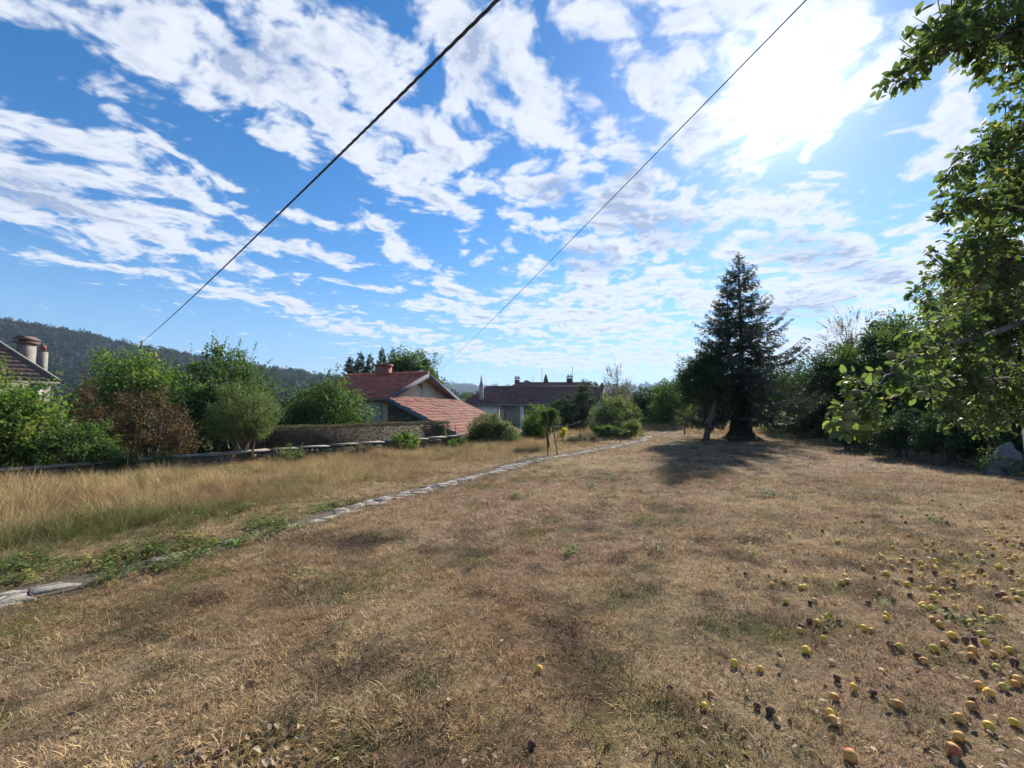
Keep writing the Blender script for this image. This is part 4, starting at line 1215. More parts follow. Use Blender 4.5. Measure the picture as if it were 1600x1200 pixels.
grow('round_shrub', 'bright green feathery shrub beside the barn gable', 'shrub', 962, 25.5, 622, 80, 'olive', 0.13, 120, 80, 517, low=0.0, crad=0.24, spray=120, sprayL=.16, dpt=1.3, stems=5, sp_up=1.0, asp=.35, zb=-.6)
grow('bramble', 'low dark green bramble at the head of the path', 'shrub', 948, 22.3, 662, 60, 'mid', 0.075, 60, 70, 518, low=0.0, crad=0.3, spray=30, dpt=.6, stems=4)
grow('bramble', 'green bramble clump around the last fence post', 'shrub', 985, 23.2, 655, 30, 'bright', 0.07, 36, 60, 519, low=0.0, crad=0.3, spray=24, dpt=.5, stems=3)
grow('yellow_plant', 'small bright yellow plant in the dry grass by the fence', 'plant', 880, 20.5, 665, 15, 'yellow', 0.07, 12, 34, 520, low=0.05, crad=0.4, spray=8, stems=2)
grow('bramble', 'grey green bramble tangle below the yellow plant', 'shrub', 905, 19.8, 680, 70, 'grey', 0.05, 50, 60, 521, low=0.0, crad=0.3, spray=40, dpt=.5, stems=4)
# scrub along the foot of the wall
for k, (px, Y, pt, w_, mt, lab) in enumerate(((190, 10.6, 700, 60, 'mid', 'low green scrub against the left end of the wall'), (262, 11.0, 706, 46, 'olive', 'sparse pale scrub against the wall below the wide russet bush'), (455, 12.3, 700, 50, 'olive', 'sparse pale weeds against the wall right of the willow shrub'), (560, 14.2, 694, 40, 'grey', 'dry grey weeds against the wall left of the bright sapling'))):
    grow('scrub', lab, 'shrub', px, Y, pt, w_, mt, 0.055, 22, 34, 580 + k, low=0.0, crad=.34, spray=40, sprayL=.4, dpt=.25, stems=4, sp_up=1.4)
# behind the red roof
grow('walnut_tree', 'big round green tree behind the red roof and its chimney', 'tree', 640, 42.0, 550, 122, 'mid', 0.23, 170, 90, 540, low=0.22, crad=0.20, spray=30, sprayL=.08, dpt=2.8, zb=-2.3)
grow('hedgerow_tree', 'small olive tree seen between the red house and the barn', 'tree', 730, 62.0, 614, 44, 'olive', 0.22, 60, 60, 541, low=0.1, crad=.26, spray=10, zb=-3)
grow('hedgerow_tree', 'small dark tree behind the ridge of the lean-to', 'tree', 706, 70.0, 617, 50, 'far', 0.25, 60, 60, 542, low=0.1, crad=.26, spray=10, zb=-3)
grow('ash_tree', 'greyish half bare tree standing behind the barn gable', 'tree', 966, 46.0, 577, 50, 'grey', 0.12, 70, 26, 543, low=0.30, crad=0.26, spray=120, sprayL=.2, dpt=1.6, zb=-1, sp_up=1.0, bark='bark_grey', tk=.45)
# middle distance trees left of the spruce
grow('hedge_tree', 'dark green tree filling the gap right of the half bare tree', 'tree', 1012, 38.0, 604, 70, 'dark', 0.16, 110, 70, 544, low=-.3, crad=.24, spray=30, dpt=2.0, zb=-.3)
grow('hedge_tree', 'mid green tree left of the small trunk by the spruce', 'tree', 1052, 34.0, 585, 74, 'mid', 0.15, 120, 70, 545, low=-.3, crad=.23, spray=40, dpt=2.0)
grow('hedge_tree', 'far green tree seen under the left boughs of the spruce', 'tree', 1095, 44.0, 590, 110, 'dark', 0.2, 120, 70, 546, low=-.3, crad=.23, spray=20, dpt=2.2)
grow('plum_tree', 'small tree with a thin bare trunk under the left of the spruce', 'tree', 1100, 20.6, 542, 84, 'dark', 0.095, 120, 75, 547, crad=.24, spray=70, sprayL=.14, dpt=1.2, pcrown=652, uneven=.4)
# the row of trees along the right
RT = [(1246, 27.0, 562, 100, 'mid', 0.14, 'mid green tree just right of the spruce'), (1296, 23.5, 528, 120, 'dark', 0.13, 'low dark tree at the left end of the right hand tree row'),
      (1345, 22.0, 505, 110, 'mid', 0.13, 'mid green tree below the thin wispy tree in the right hand row'), (1392, 20.5, 474, 130, 'dark', 0.13, 'dark tree with a stepped top in the right hand row'),
      (1438, 18.5, 446, 130, 'mid', 0.125, 'taller mid green tree in the right hand row behind the apple bough'),
      (1500, 16.5, 425, 160, 'mid', 0.115, 'tall green tree in the right hand row behind the thick apple foliage'), (1590, 14.0, 395, 190, 'dark', 0.115, 'dark tree at the right edge behind the apple tree'),
      (1720, 12.5, 375, 210, 'dark', 0.115, 'dark tree beyond the right edge behind the apple tree'),
      (2000, 11.0, 350, 330, 'mid', 0.115, 'mid green tree far outside the right edge'), (2500, 8.6, 300, 420, 'dark', 0.115, 'last dark tree far outside the right edge')]
for k, (px, Y, pt, w_, mt, L, lab) in enumerate(RT):
    grow('hedge_tree', lab, 'tree', px, Y, pt, w_, mt, L, 150, 90, 550 + k, low=-0.35, crad=.22, spray=50, sprayL=.10, dpt=1.9, group='trees of the right hand row', uneven=.4)
grow('ash_tree', 'thin wispy half bare tree above the right hand tree row', 'tree', 1330, 28.0, 494, 66, 'grey', 0.085, 44, 20, 560, low=0.5, crad=.26, spray=90, sprayL=.18, dpt=1.4, sp_up=.9, bark='bark_grey', tk=.4)
grow('ivy_tree', 'dark ivy-covered dead trunk poking above the right hand tree row', 'tree', 1331, 24.5, 512, 22, 'ivy', 0.09, 60, 60, 561, low=0.1, crad=.45, spray=10, dpt=.4, uneven=.2, tk=.3)
for k, (px, Y, pt, w_, mt, lab) in enumerate(((1330, 16.5, 652, 90, 'dark', 'low dark undergrowth below the left end of the tree row'), (1405, 14.2, 640, 110, 'dark', 'low dark undergrowth behind the hanging apple bough'),
                                               (1480, 12.4, 640, 110, 'dark', 'low dark undergrowth left of the pale boulder'), (1640, 10.8, 610, 150, 'dark', 'low dark undergrowth at the right edge by the boulder'))):
    grow('undergrowth', lab, 'shrub', px, Y, pt, w_, mt, 0.075, 90, 80, 570 + k, low=0.0, crad=.28, spray=40, dpt=.9, stems=4)

# clipped brown hedge behind the wall
def hedge(name, label, s0, s1, zt0, zt1, off, dep, mat, seed, dens=1500):
    r = np.random.default_rng(seed)
    a = WA + e_w * s0 + N1 * off; L = s1 - s0
    root = tag(empty(name, (a[0], a[1], -1.2)), label, 'hedge')
    fo = Foliage(seed)
    hh = 2.0
    n = int(dens * L * 2.2)
    s_ = r.uniform(0, L, n); zt = zt0 + (zt1 - zt0) * s_ / L + 1.2 + 0.10 * (fbm(s_ * 1.7, s_ * 0, seed, 3) - .5)
    face = r.uniform(0, 1, n) < 0.68
    q = r.uniform(0, 1, n)
    d_ = np.where(face, np.abs(r.normal(0, .07, n)) + .05 * (fbm(s_ * 2.5, q * 4, seed + 1, 2) - .5) * 2, q * dep)
    z_ = np.where(face, zt - 1.25 * q, zt - np.abs(r.normal(0, .06, n)))
    e3 = np.array([e_w[0], e_w[1], 0]); n3 = np.array([N1[0], N1[1], 0])
    P = e3[None] * s_[:, None] + n3[None] * d_[:, None] + np.array([0, 0, 1.0])[None] * z_[:, None]
    No = unit(np.where(face[:, None], -n3[None], np.array([[0, 0, 1.0]])) + r.normal(0, .6, (n, 3)))
    U = unit(r.normal(0, .6, (n, 3)) + np.array([0, 0, .7]) + No * .4)
    fo.put(P, U, No, .055 * r.uniform(.6, 1.3, n), .024, np.clip(r.normal(.35 + .5 * q * (~face) + .35 * fbm(s_, z_ * 2, seed, 2), .15, n), 0, 1))
    link('foliage', fo.mesh('foliage'), LF[mat], root)
    tw = MB()
    for k in range(int(L * 7)):
        x_ = r.uniform(0, L); w_ = r.uniform(.1, dep - .1); zt_ = zt0 + (zt1 - zt0) * x_ / L + 1.2
        b = e3 * x_ + n3 * w_; tw.tube([b, b + [r.normal(0, .08), r.normal(0, .08), zt_ * .55], b + [r.normal(0, .18), r.normal(0, .12), zt_ - .05]], [.018, .012, .004], 4)
    tw.build('twigs', M['bark'], root)
    cr = MB(); cr.add([e3 * x_ + n3 * y_ + np.array([0, 0, z]) for x_, zt_ in ((0.12, zt0 + 1.2), (L - .12, zt1 + 1.2)) for y_, z in ((.16, -.3), (dep - .12, -.3), (dep - .12, zt_ - .14), (.16, zt_ - .14))],
                      [(0, 1, 2, 3), (7, 6, 5, 4), (0, 4, 5, 1), (1, 5, 6, 2), (2, 6, 7, 3), (3, 7, 4, 0)])
    cr.build('inner_twigs', M['bark'], root)
hz0 = at(425, 668, 13.6).z; hz1 = at(640, 660, 17.2).z
hedge('clipped_hedge', 'long clipped brown hedge with dry leaves behind the stone wall', 2.2, 9.3, hz0, hz1, 0.75, 0.9, 'hedge', 601)
hedge('clipped_hedge', 'short dark green end piece of the clipped hedge next to the lean-to', 9.32, 10.1, hz1, hz1 - .05, 0.75, 0.8, 'dark', 602)

# ------------------------------------------------------------------ conifers
def conifer(name, label, X, Y, z0, H, R0, zlow, seed, mat='spruce', leaders=((0, 0, 0, 1.0),), dens=1.0, twL=0.26, group=None, trunk_r=0.16, thin=1.0):
    r = np.random.default_rng(seed)
    root = tag(empty(name, (X, Y, z0)), label, 'conifer', group)
    tk = MB(); bm_ = MB(); fo = Foliage(seed)
    for (dx, dy, zs, hf) in leaders:
        h = H * hf
        tk.tube([(dx * .2, dy * .2, zs - .2), (dx, dy, zs + (h - zs) * .35), (dx, dy, zs + (h - zs) * .7), (dx * 1.05, dy, h)], np.array([1.2, .8, .42, .06]) * trunk_r * (1 if zs == 0 else .55), 8)
        z_ = max(zlow, zs + .4)
        sp = 0.25 / dens
        while z_ < h - .06:
            f = (z_ - zlow) / (h - zlow)
            bl = R0 * (1 - f) ** 0.95 * (1 if zs == 0 else .62) * (0.72 + .28 * min(1, (f + .05) * 6)) + .05
            nb = int(r.integers(6, 9)) if f < .85 else 5
            for k in range(nb):
                a = r.uniform(0, 6.283); L = bl * r.uniform(.72, 1.15)
                el = -0.20 + 0.62 * f + r.normal(0, .10)
                hd = np.array([math.cos(a), math.sin(a), 0])
                ns = max(3, int(L / .16)); tt = np.linspace(0, 1, ns + 1)
                # boughs sag in the middle and lift at the tip
                C = np.array([dx, dy, z_]) + hd * (L * tt)[:, None] + np.array([0, 0, 1.0]) * (L * (math.tan(el) * tt - .28 * (1 - f) * np.sin(tt * 2.6) + .20 * tt ** 3))[:, None]
                bm_.tube(C, np.linspace(.022, .005, ns + 1) * (.5 + bl / 2.2), 4, cap=False)
                side = np.cross(hd, [0, 0, 1])
                m_ = int(L * 30 * dens)
                t = r.uniform(.12, 1, m_) ** .8
                i = np.minimum((t * ns).astype(int), ns - 1); ff = t * ns - i
                P = C[i] * (1 - ff[:, None]) + C[i + 1] * ff[:, None]
                sg = r.choice([-1, 1], m_)[:, None]
                hang = r.uniform(0, 1, m_)[:, None] ** 1.6
                U = unit(hd * r.uniform(.3, 1.0, m_)[:, None] + side * sg * r.uniform(.3, 1.1, m_)[:, None] * (1 - .5 * hang) + np.array([0, 0, -1.1]) * hang + r.normal(0, .15, (m_, 3)))
                LL = twL * (.5 + .5 * (1 - f)) * r.uniform(.6, 1.3, m_) * (1.15 - .55 * t)
                for j in range(3):         # each twig: three slim needle sprays
                    Uj = unit(U + r.normal(0, .22, (m_, 3)))
                    fo.put(P + U * LL[:, None] * .28 * j, Uj, rdir(r, m_), LL * (1 - .22 * j), LL * .17 * thin, np.clip(r.normal(.45, .2, m_), 0, 1))
            z_ += sp * r.uniform(.7, 1.3) * (1.0 if f < .8 else .7)
        fo.shoot((dx, dy, h - .5), (dx, dy, h + .05), 24, twL * .6, .2, v0=.5, up=.8)
    tk.build('trunk', M['bark'], root, True)
    tag(bm_.build('boughs', M['bark'], root), kind='stuff')
    link('needles', fo.mesh('needles'), LF[mat], root)
    return root
SPX = at(1157, HOR, 21.5)
zs_ = hz(SPX.x, 21.5)
HS = at(1160, 396, 21.5).z - zs_
spruce = conifer('spruce_tree', 'tall spruce with twin tops standing alone on the lawn', SPX.x, 21.5, zs_, HS, 3.7, 1.75, 701, leaders=((0.12, 0, 0, 1.0), (-.45, .1, 2.2, .90)), dens=1.08, twL=.33, trunk_r=.17)
ivy = Foliage(702); r = np.random.default_rng(702)
n = 9000
z_ = r.uniform(0, 1, n) ** 1.5 * 2.2; a = r.uniform(0, 6.283, n)
rr_ = (0.40 + 0.62 * np.exp(-z_ / .26)) * (0.85 + .35 * fbm(a * 1.9, z_ * 2.0, 6, 2)) * r.uniform(.82, 1.05, n)
d = np.stack([np.cos(a), np.sin(a), np.zeros(n)], 1)
ivy.put(d * rr_[:, None] + np.stack([0 * z_, 0 * z_, z_], 1), unit(r.normal(0, .6, (n, 3)) + [0, 0, -.5] + d * .5), unit(d + r.normal(0, .5, (n, 3)) + [0, 0, .3]), .075 * r.uniform(.6, 1.2, n), .06, r.uniform(0, .8, n))
link('ivy', ivy.mesh('ivy'), LF['ivy'], spruce)
im = MB(); im.lathe([(1.02, -.1), (.80, .12), (.56, .30), (.44, .55), (.36, .9), (.30, 1.6), (.2, 2.2)], 14); im.build('ivy_stems', M['bark'], spruce, True)
bm_ = MB(); bm_.tube([(.2, -.1, 1.25), (.75, -.3, 1.35), (1.35, -.5, .95)], [.06, .045, .02], 6); bm_.build('broken_bough', M['bark'], spruce)
for k, (px, pt, w_, Y, lab) in enumerate(((546, 557, 30, 40, 'leftmost of the dark conifers behind the red roof'), (562, 550, 28, 41, 'second dark conifer from the left behind the red roof'), (577, 553, 22, 40, 'slim dark conifer just left of the red chimney'), (596, 543, 24, 46, 'tallest dark conifer tip behind the red roof'), (613, 545, 20, 46.5, 'rightmost dark conifer tip above the round green tree'))):
    X = at(px, HOR, Y).x
    conifer('conifer', lab, X, Y, -2.3, at(px, pt, Y).z + 2.3, w_ / F * Y / 2 * 2.7, 1.2, 710 + k, dens=1.1, twL=.52, group='conifers behind the red roof', trunk_r=.12, thin=1.3)

# ------------------------------------------------------------------ far woods (one mass)
def far_crown(seed):
    fo = Foliage(seed); r = fo.r
    C, D = crown_clumps(r, (0, 0, .55), np.array([.42, .42, .42]), 26, seed, uneven=.3)
    for c_ in C:
        fo.clump(c_, .17, 16, .13, asp=.8, v0=r.uniform(.15, .75))
    me = fo.mesh('far_crown'); return me
FC = [far_crown(800 + k) for k in range(5)]
def woods(name, label, P, size, base):
    n = len(P)
    c = np.array(base)[None] * (.45 + 1.1 * fbm(P[:, 0] / (size * 7), P[:, 1] / (size * 7), 91, 3))[:, None] * rng.uniform(.6, 1.4, (n, 1)) * (1 + rng.normal(0, .06, (n, 3)))
    rot = np.stack([np.zeros(n), np.zeros(n), rng.uniform(0, 6.283, n)], 1)
    sc = size * rng.uniform(.5, 1.35, n)
    o = scatter(name, P, rot, np.stack([sc, sc, sc * rng.uniform(.85, 1.3, n)], 1), rng.integers(0, 5, n), np.clip(c, .005, 1), FC, GR)
    return tag(o, label, 'woods')
def on_hill(HVa, n, r0, r1):
    nx = HVa.shape[1]
    i = rng.uniform(r0, r1, n); j = rng.uniform(0, nx - 1.01, n)
    i0 = i.astype(int); j0 = j.astype(int); fi = (i - i0)[:, None]; fj = (j - j0)[:, None]
    return (HVa[i0, j0] * (1 - fi) + HVa[i0 + 1, j0] * fi) * (1 - fj) + (HVa[i0, j0 + 1] * (1 - fi) + HVa[i0 + 1, j0 + 1] * fi) * fj
woods('hill_woods', 'dark green woods covering the long hill on the left', on_hill(HV, 11000, 1.0, 21), 13.0, (0.034, 0.055, 0.032))
woods('distant_woods', 'blue-green woods on the far hills at the horizon', on_hill(HV2, 9000, 1.0, 21), 30.0, (0.045, 0.065, 0.035))
pts = []
for k in range(420):
    px = rng.uniform(-500, 720); Y = rng.uniform(170, 300)
    q = at(px, HOR, Y); pts.append((q.x, Y, hz(q.x, Y) - .5))
for k in range(240):
    px = rng.uniform(930, 2000); Y = rng.uniform(120, 260)
    q = at(px, HOR, Y); pts.append((q.x, Y, hz(q.x, Y) - .5))
P = np.array(pts)
P = P[~((P[:, 0] / P[:, 1] < -0.93) & (P[:, 0] / P[:, 1] > -1.12) & (P[:, 1] < 230))]
woods('valley_trees', 'belt of green trees along the foot of the hill', P, 8.0, (0.055, 0.085, 0.035))

# ------------------------------------------------------------------ the apple tree at the right edge
def leaf_mesh_fine(seed):
    """one apple leaf, unit length along +X, curled and folded"""
    r = np.random.default_rng(seed)
    st = [0.0, .18, .42, .68, .88, 1.0]; wd = [0.0, .20, .29, .25, .13, 0.0]
    cu = r.uniform(.05, .22); fo_ = r.uniform(.10, .3); V = []; tw = r.normal(0, .25)
    for x_, w_ in zip(st, wd):
        z_ = -cu * (x_ ** 2) * 1.2
        a = tw * x_
        if w_ == 0:
            V.append((x_, 0, z_))
        else:
            V += [(x_, w_ * math.cos(a), z_ + w_ * fo_ + w_ * math.sin(a) + r.normal(0, .012)), (x_, 0, z_), (x_, -w_ * math.cos(a), z_ + w_ * fo_ - w_ * math.sin(a) + r.normal(0, .012))]
    Fs = [(0, 2, 1), (0, 3, 2)]
    for k in range(3):
        b = 1 + 3 * k
        Fs += [(b, b + 1, b + 4, b + 3), (b + 1, b + 2, b + 5, b + 4)]
    Fs += [(10, 11, 13), (11, 12, 13)]
    return np.array(V), Fs
FINE = [leaf_mesh_fine(900 + k) for k in range(6)]
TX, TY = 6.5, 5.3
tree = tag(empty('apple_tree', (TX, TY, hz(TX, TY))), 'apple tree hung with green fruit, its boughs reaching in from the right', 'tree')
T0 = Vector(tree.location)
tb = MB()
tb.tube([(0, 0, -.2), (-.05, 0, .5), (-.12, -.05, 1.1), (-.1, 0, 1.7)], [.24, .18, .16, .15], 10)
tb.build('trunk', M['bark_grey'], tree, True)
crotch = Vector((TX - .1, TY, T0.z + 1.6))
def limb(pxs):
    return [crotch] + [at(*p) for p in pxs]
LIMBS = [limb([(1640, 470, 4.4), (1600, 505, 3.9), (1500, 538, 3.3), (1420, 560, 2.85), (1362, 608, 2.55), (1322, 668, 2.4)]),
         limb([(1720, 150, 3.8), (1640, 40, 3.2), (1540, 55, 2.9), (1478, 85, 2.7), (1440, 125, 2.55), (1392, 128, 2.5)]),
         limb([(1640, 420, 4.2), (1570, 395, 3.8), (1500, 415, 3.4), (1448, 440, 3.1)]),
         limb([(1680, 300, 4.0), (1600, 250, 3.6), (1530, 235, 3.3), (1490, 255, 3.15)]),
         limb([(1620, 600, 4.6), (1560, 590, 4.1), (1500, 600, 3.6), (1452, 612, 3.3)]),
         limb([(1660, 350, 4.1), (1560, 320, 3.7), (1500, 320, 3.4), (1465, 345, 3.25)]),
         [crotch, Vector((7.3, 4.6, 3.0)), Vector((8.2, 4.0, 3.6))], [crotch, Vector((7.0, 6.5, 3.2)), Vector((7.8, 7.6, 3.7))], [crotch, Vector((6.0, 4.6, 3.4)), Vector((5.6, 3.9, 4.6))], [crotch, Vector((6.6, 5.2, 3.6)), Vector((6.7, 5.5, 5.0))]]
for k, lm in enumerate(LIMBS):
    P = np.array([np.array(v - T0) for v in lm])
    # smooth the bough
    tt = np.linspace(0, len(P) - 1, 4 * len(P)); Q = np.stack([np.interp(tt, np.arange(len(P)), P[:, i]) for i in range(3)], 1)
    for it in range(2):
        Q[1:-1] = (Q[:-2] + 2 * Q[1:-1] + Q[2:]) / 4
    Q[1:-1] += rng.normal(0, .012, Q[1:-1].shape)
    b = MB(); b.tube(Q, .003 + .045 * np.linspace(1, 0, len(Q)) ** 1.6, 7); b.build('bough', M['bark_grey'], tree, True)
CL = [  # foliage masses: column, row, distance, radius, kind of edge
    (1575, 10, 3.0, .34), (1520, 25, 2.8, .27), (1472, 22, 2.65, .20), (1440, 62, 2.55, .15), (1600, 70, 3.0, .26), (1548, 88, 2.85, .15), (1425, 105, 2.5, .10), (1398, 128, 2.5, .08), (1462, 75, 2.6, .11), (1500, 60, 2.7, .14), (1650, 20, 3.2, .40), (1590, 85, 2.95, .12),
    (1590, 190, 3.4, .24), (1555, 215, 3.3, .16), (1600, 260, 3.5, .34), (1545, 262, 3.3, .18), (1512, 245, 3.2, .11), (1480, 290, 3.2, .12), (1525, 315, 3.4, .24), (1590, 340, 3.7, .40), (1490, 325, 3.3, .13), (1535, 385, 3.6, .30), (1510, 370, 3.5, .16), (1600, 420, 4.0, .45), (1505, 430, 3.4, .17), (1470, 435, 3.2, .13), (1540, 460, 3.8, .33), (1492, 480, 3.5, .20),
    (1455, 520, 3.2, .16), (1500, 525, 3.4, .22), (1560, 530, 4.0, .40), (1455, 555, 3.0, .12), (1420, 558, 2.85, .10), (1385, 585, 2.7, .11), (1345, 588, 2.55, .08), (1352, 625, 2.5, .10), (1330, 650, 2.45, .09), (1375, 645, 2.6, .10), (1322, 672, 2.4, .07), (1455, 600, 3.2, .14), (1505, 590, 3.6, .26), (1560, 610, 4.1, .36), (1468, 648, 3.4, .12), (1600, 650, 4.2, .32), (1530, 655, 4.0, .22), (1490, 620, 3.5, .14),
    (1482, 562, 3.8, .26), (1520, 500, 4.1, .36), (1575, 160, 3.7, .22), (1545, 420, 4.2, .40), (1470, 395, 3.3, .10), (1440, 470, 3.2, .09), (1425, 600, 3.1, .09),
    (1680, 200, 3.9, .6), (1700, 400, 4.4, .7), (1690, 560, 4.6, .6), (1740, 60, 4.0, .7)]
r = np.random.default_rng(910)
Pl = []; Ul = []; Nl = []; Ll = []; vl = []; tip = []
limb_pts = np.vstack([np.array([np.array(v) for v in lm[1:]]) for lm in LIMBS])
dense = []
for lm in LIMBS:
    Pm = np.array([np.array(v) for v in lm]); tt = np.linspace(0, len(Pm) - 1, 14 * len(Pm))
    dense.append(np.stack([np.interp(tt, np.arange(len(Pm)), Pm[:, i]) for i in range(3)], 1))
dense = np.vstack(dense)
tw = MB()
extra = [(Vector((7.6, 4.4, 3.3)), .9), (Vector((7.4, 6.8, 3.5)), .9), (Vector((5.9, 4.4, 3.9)), .55), (Vector((6.7, 5.4, 4.6)), .9), (Vector((8.2, 5.6, 3.4)), .9), (Vector((8.0, 4.9, 2.4)), .8), (Vector((7.7, 6.2, 4.5)), .9), (Vector((8.6, 6.4, 2.8)), .8), (Vector((7.2, 3.7, 2.7)), .7), (Vector((7.3, 5.3, 5.2)), .8)]
masses = [(at(px, py, Y), rad) for px, py, Y, rad in CL] + extra
for ci, (c, rad) in enumerate(masses):
    ca = np.array(c)
    j = np.argmin(((dense - ca) ** 2).sum(1)); root_p = dense[j]
    far_ = ci >= len(CL) - 4
    nt = max(4, int((230 if not far_ else 120) * rad ** 1.5))
    reach = 1.25 if rad < .21 else 1.0
    for k in range(nt):
        d = rdir(r, 1)[0]
        e = ca + d * rad * reach * r.uniform(.25, 1.0) ** .6 * np.array([1, 1, .9])
        s = root_p + (e - root_p) * .2 if np.linalg.norm(e - root_p) < 2.2 * rad else ca + (e - ca) * .15
        s = s + r.normal(0, .05 * rad, 3)
        m_ = (s + e) / 2 + np.array([0, 0, .08 * rad]) + r.normal(0, .06 * rad, 3)
        tw.tube(np.array([s, m_, e]) - np.array(T0), [.0045, .003, .0015], 4, cap=False)
        nl = int(r.integers(7, 12)) if rad < .25 else int(r.integers(9, 15))
        ax = unit(e - m_)
        for q in range(nl):
            t_ = r.uniform(.25, 1.05); p = (m_ + (e - m_) * (t_ * 2 - 1)) if t_ > .5 else (s + (m_ - s) * t_ * 2)
            az = r.uniform(0, 6.283)
            u = unit(ax * r.uniform(.1, .9) + unit(np.cross(ax, rdir(r, 1)[0])) * .9 + np.array([0, 0, -.25]))
            Pl.append(p + u * .015); Ul.append(u); Nl.append(unit(np.array([0, 0, .9]) + r.normal(0, .55, 3)))
            Ll.append(r.choice([.6, .8, 1.0, 1.15]) * r.uniform(.045, .072)); vl.append(np.clip(r.normal(.43, .20) + (.14 if ci in (31, 32, 33, 34, 35, 36, 37, 38, 28) else 0) + (.6 if r.uniform() < .012 else 0), 0, 1))
            tip.append(rad)
tag(tw.build('twigs', M['bark'], tree), kind='stuff')
Pl, Ul, Nl, Ll, vl = np.array(Pl), np.array(Ul), np.array(Nl), np.array(Ll), np.array(vl)
Sd = unit(np.cross(Nl, Ul)); Nn = np.cross(Ul, Sd)
kind_ = r.integers(0, 6, len(Pl))
# those that show largest are leaves of their own
scr = Ll / np.maximum(Pl[:, 1], .5)
px_ = 800 + F * Pl[:, 0] / Pl[:, 1]
vis = (px_ < 1600)
edge_ = np.array(tip) < .21
rank = np.argsort(-(scr * vis * (1 + .9 * edge_)))
solo = np.zeros(len(Pl), bool); solo[rank[:300]] = True
VV = []; QF = []; TF = []; vr = []; n0 = 0
for kd in range(6):
    V0, Fs = FINE[kd]
    tri = np.array([f for f in Fs if len(f) == 3]); qd = np.array([f for f in Fs if len(f) == 4])
    idx = np.where((kind_ == kd) & ~solo)[0]
    X = Pl[idx][:, None, :] - np.array(T0) + (V0[None, :, 0:1] * Ul[idx][:, None, :] + V0[None, :, 1:2] * Sd[idx][:, None, :] + V0[None, :, 2:3] * Nn[idx][:, None, :]) * Ll[idx][:, None, None]
    nV = len(V0); off = n0 + np.arange(len(idx))[:, None, None] * nV
    VV.append(X.reshape(-1, 3)); TF.append((off + tri[None]).reshape(-1, 3)); QF.append((off + qd[None]).reshape(-1, 4)); vr.append(np.repeat(vl[idx], nV)); n0 += len(idx) * nV
tag(link('foliage', mesh_np('foliage', np.vstack(VV), [np.vstack(QF), np.vstack(TF)], {'var': ('FLOAT', np.concatenate(vr))}, True), LF['apple'], tree), kind='stuff')
print('apple leaves', len(Pl))
leaf_me = {}
for kd in range(6):
    for vb in range(5):
        V0, Fs = FINE[kd]
        mb = MB(); mb.add(V0, Fs, min(1, .12 + vb * .21)); me = mb.mesh('leaf', True); me.materials.append(LF['apple']); leaf_me[kd, vb] = me
for i in np.where(solo)[0]:
    o = bpy.data.objects.new('leaf', leaf_me[int(kind_[i]), int(np.clip((vl[i] - .02) / .2, 0, 4))])
    Mx = Matrix(np.column_stack([Ul[i], Sd[i], Nn[i]]).tolist()).to_4x4()
    o.parent = tree
    o.matrix_local = Matrix.Translation(Vector(Pl[i]) - T0) @ Mx @ Matrix.Scale(float(Ll[i]), 4)
    COL.objects.link(o)

# fruit
def apple_mesh(seed, sides=14, rot=False):
    r_ = np.random.default_rng(seed)
    prof = [(.04, .36), (.16, .42), (.32, .43), (.44, .33), (.50, .14), (.49, -.08), (.42, -.27), (.29, -.41), (.14, -.43), (.05, -.38)]
    mb = MB(); mb.lathe(prof, sides)
    V = mb.V[0]
    a = np.arctan2(V[:, 1], V[:, 0])
    k = 1 + .05 * np.cos(a * 2 + r_.uniform(0, 6)) + .03 * np.cos(a * 5 + r_.uniform(0, 6))
    V[:, 0] *= k; V[:, 1] *= k * r_.uniform(.94, 1.06); V[:, 2] *= r_.uniform(.92, 1.08)
    if rot:
        V += .06 * (np.stack([vnoise(V[:, 0] * 4 + 3, V[:, 1] * 4 + s_, seed + s_) for s_ in range(3)], 1) - .5) * 2
        V[:, 2] *= .8
    mb.V[0] = V
    return mb.mesh('apple', True)
def mat_apple(name, c1, c2, blush, amt, rough=.38):
    m, t = mat_base(name)
    tcn = t.node('ShaderNodeTexCoord').outputs['Object']
    n1 = t.noise(tcn, 2.2, 3, .5); n2 = t.noise(tcn, 30, 2, .6)
    oi = t.node('ShaderNodeObjectInfo').outputs['Random']
    col = t.mix(oi, (*c1, 1), (*c2, 1))
    sp = t.node('ShaderNodeSeparateXYZ', {0: tcn})
    f = t.rng(t.math('ADD', sp.outputs[0], t.math('MULTIPLY', t.math('SUBTRACT', n1, .5), 1.0)), .05, .45, 0, amt)
    col = t.mix(f, col, (*blush, 1))
    col = t.mix(t.rng(n2, .62, .75, 0, .5), col, (.16, .09, .04, 1))
    n3 = t.noise(t.vmath('ADD', tcn, t.node('ShaderNodeCombineXYZ', {0: t.math('MULTIPLY', oi, 40.0)}).outputs[0]).outputs[0], 2.6, 4, .6)
    col = t.mix(t.rng(n3, .58, .68, 0, .8), col, (.17, .085, .035, 1))
    bs = t.node('ShaderNodeBsdfPrincipled', {'Base Color': col, 'Roughness': rough, 'Specular IOR Level': .3, 'Subsurface Weight': 0.0})
    out(t, bs.outputs[0]); return m
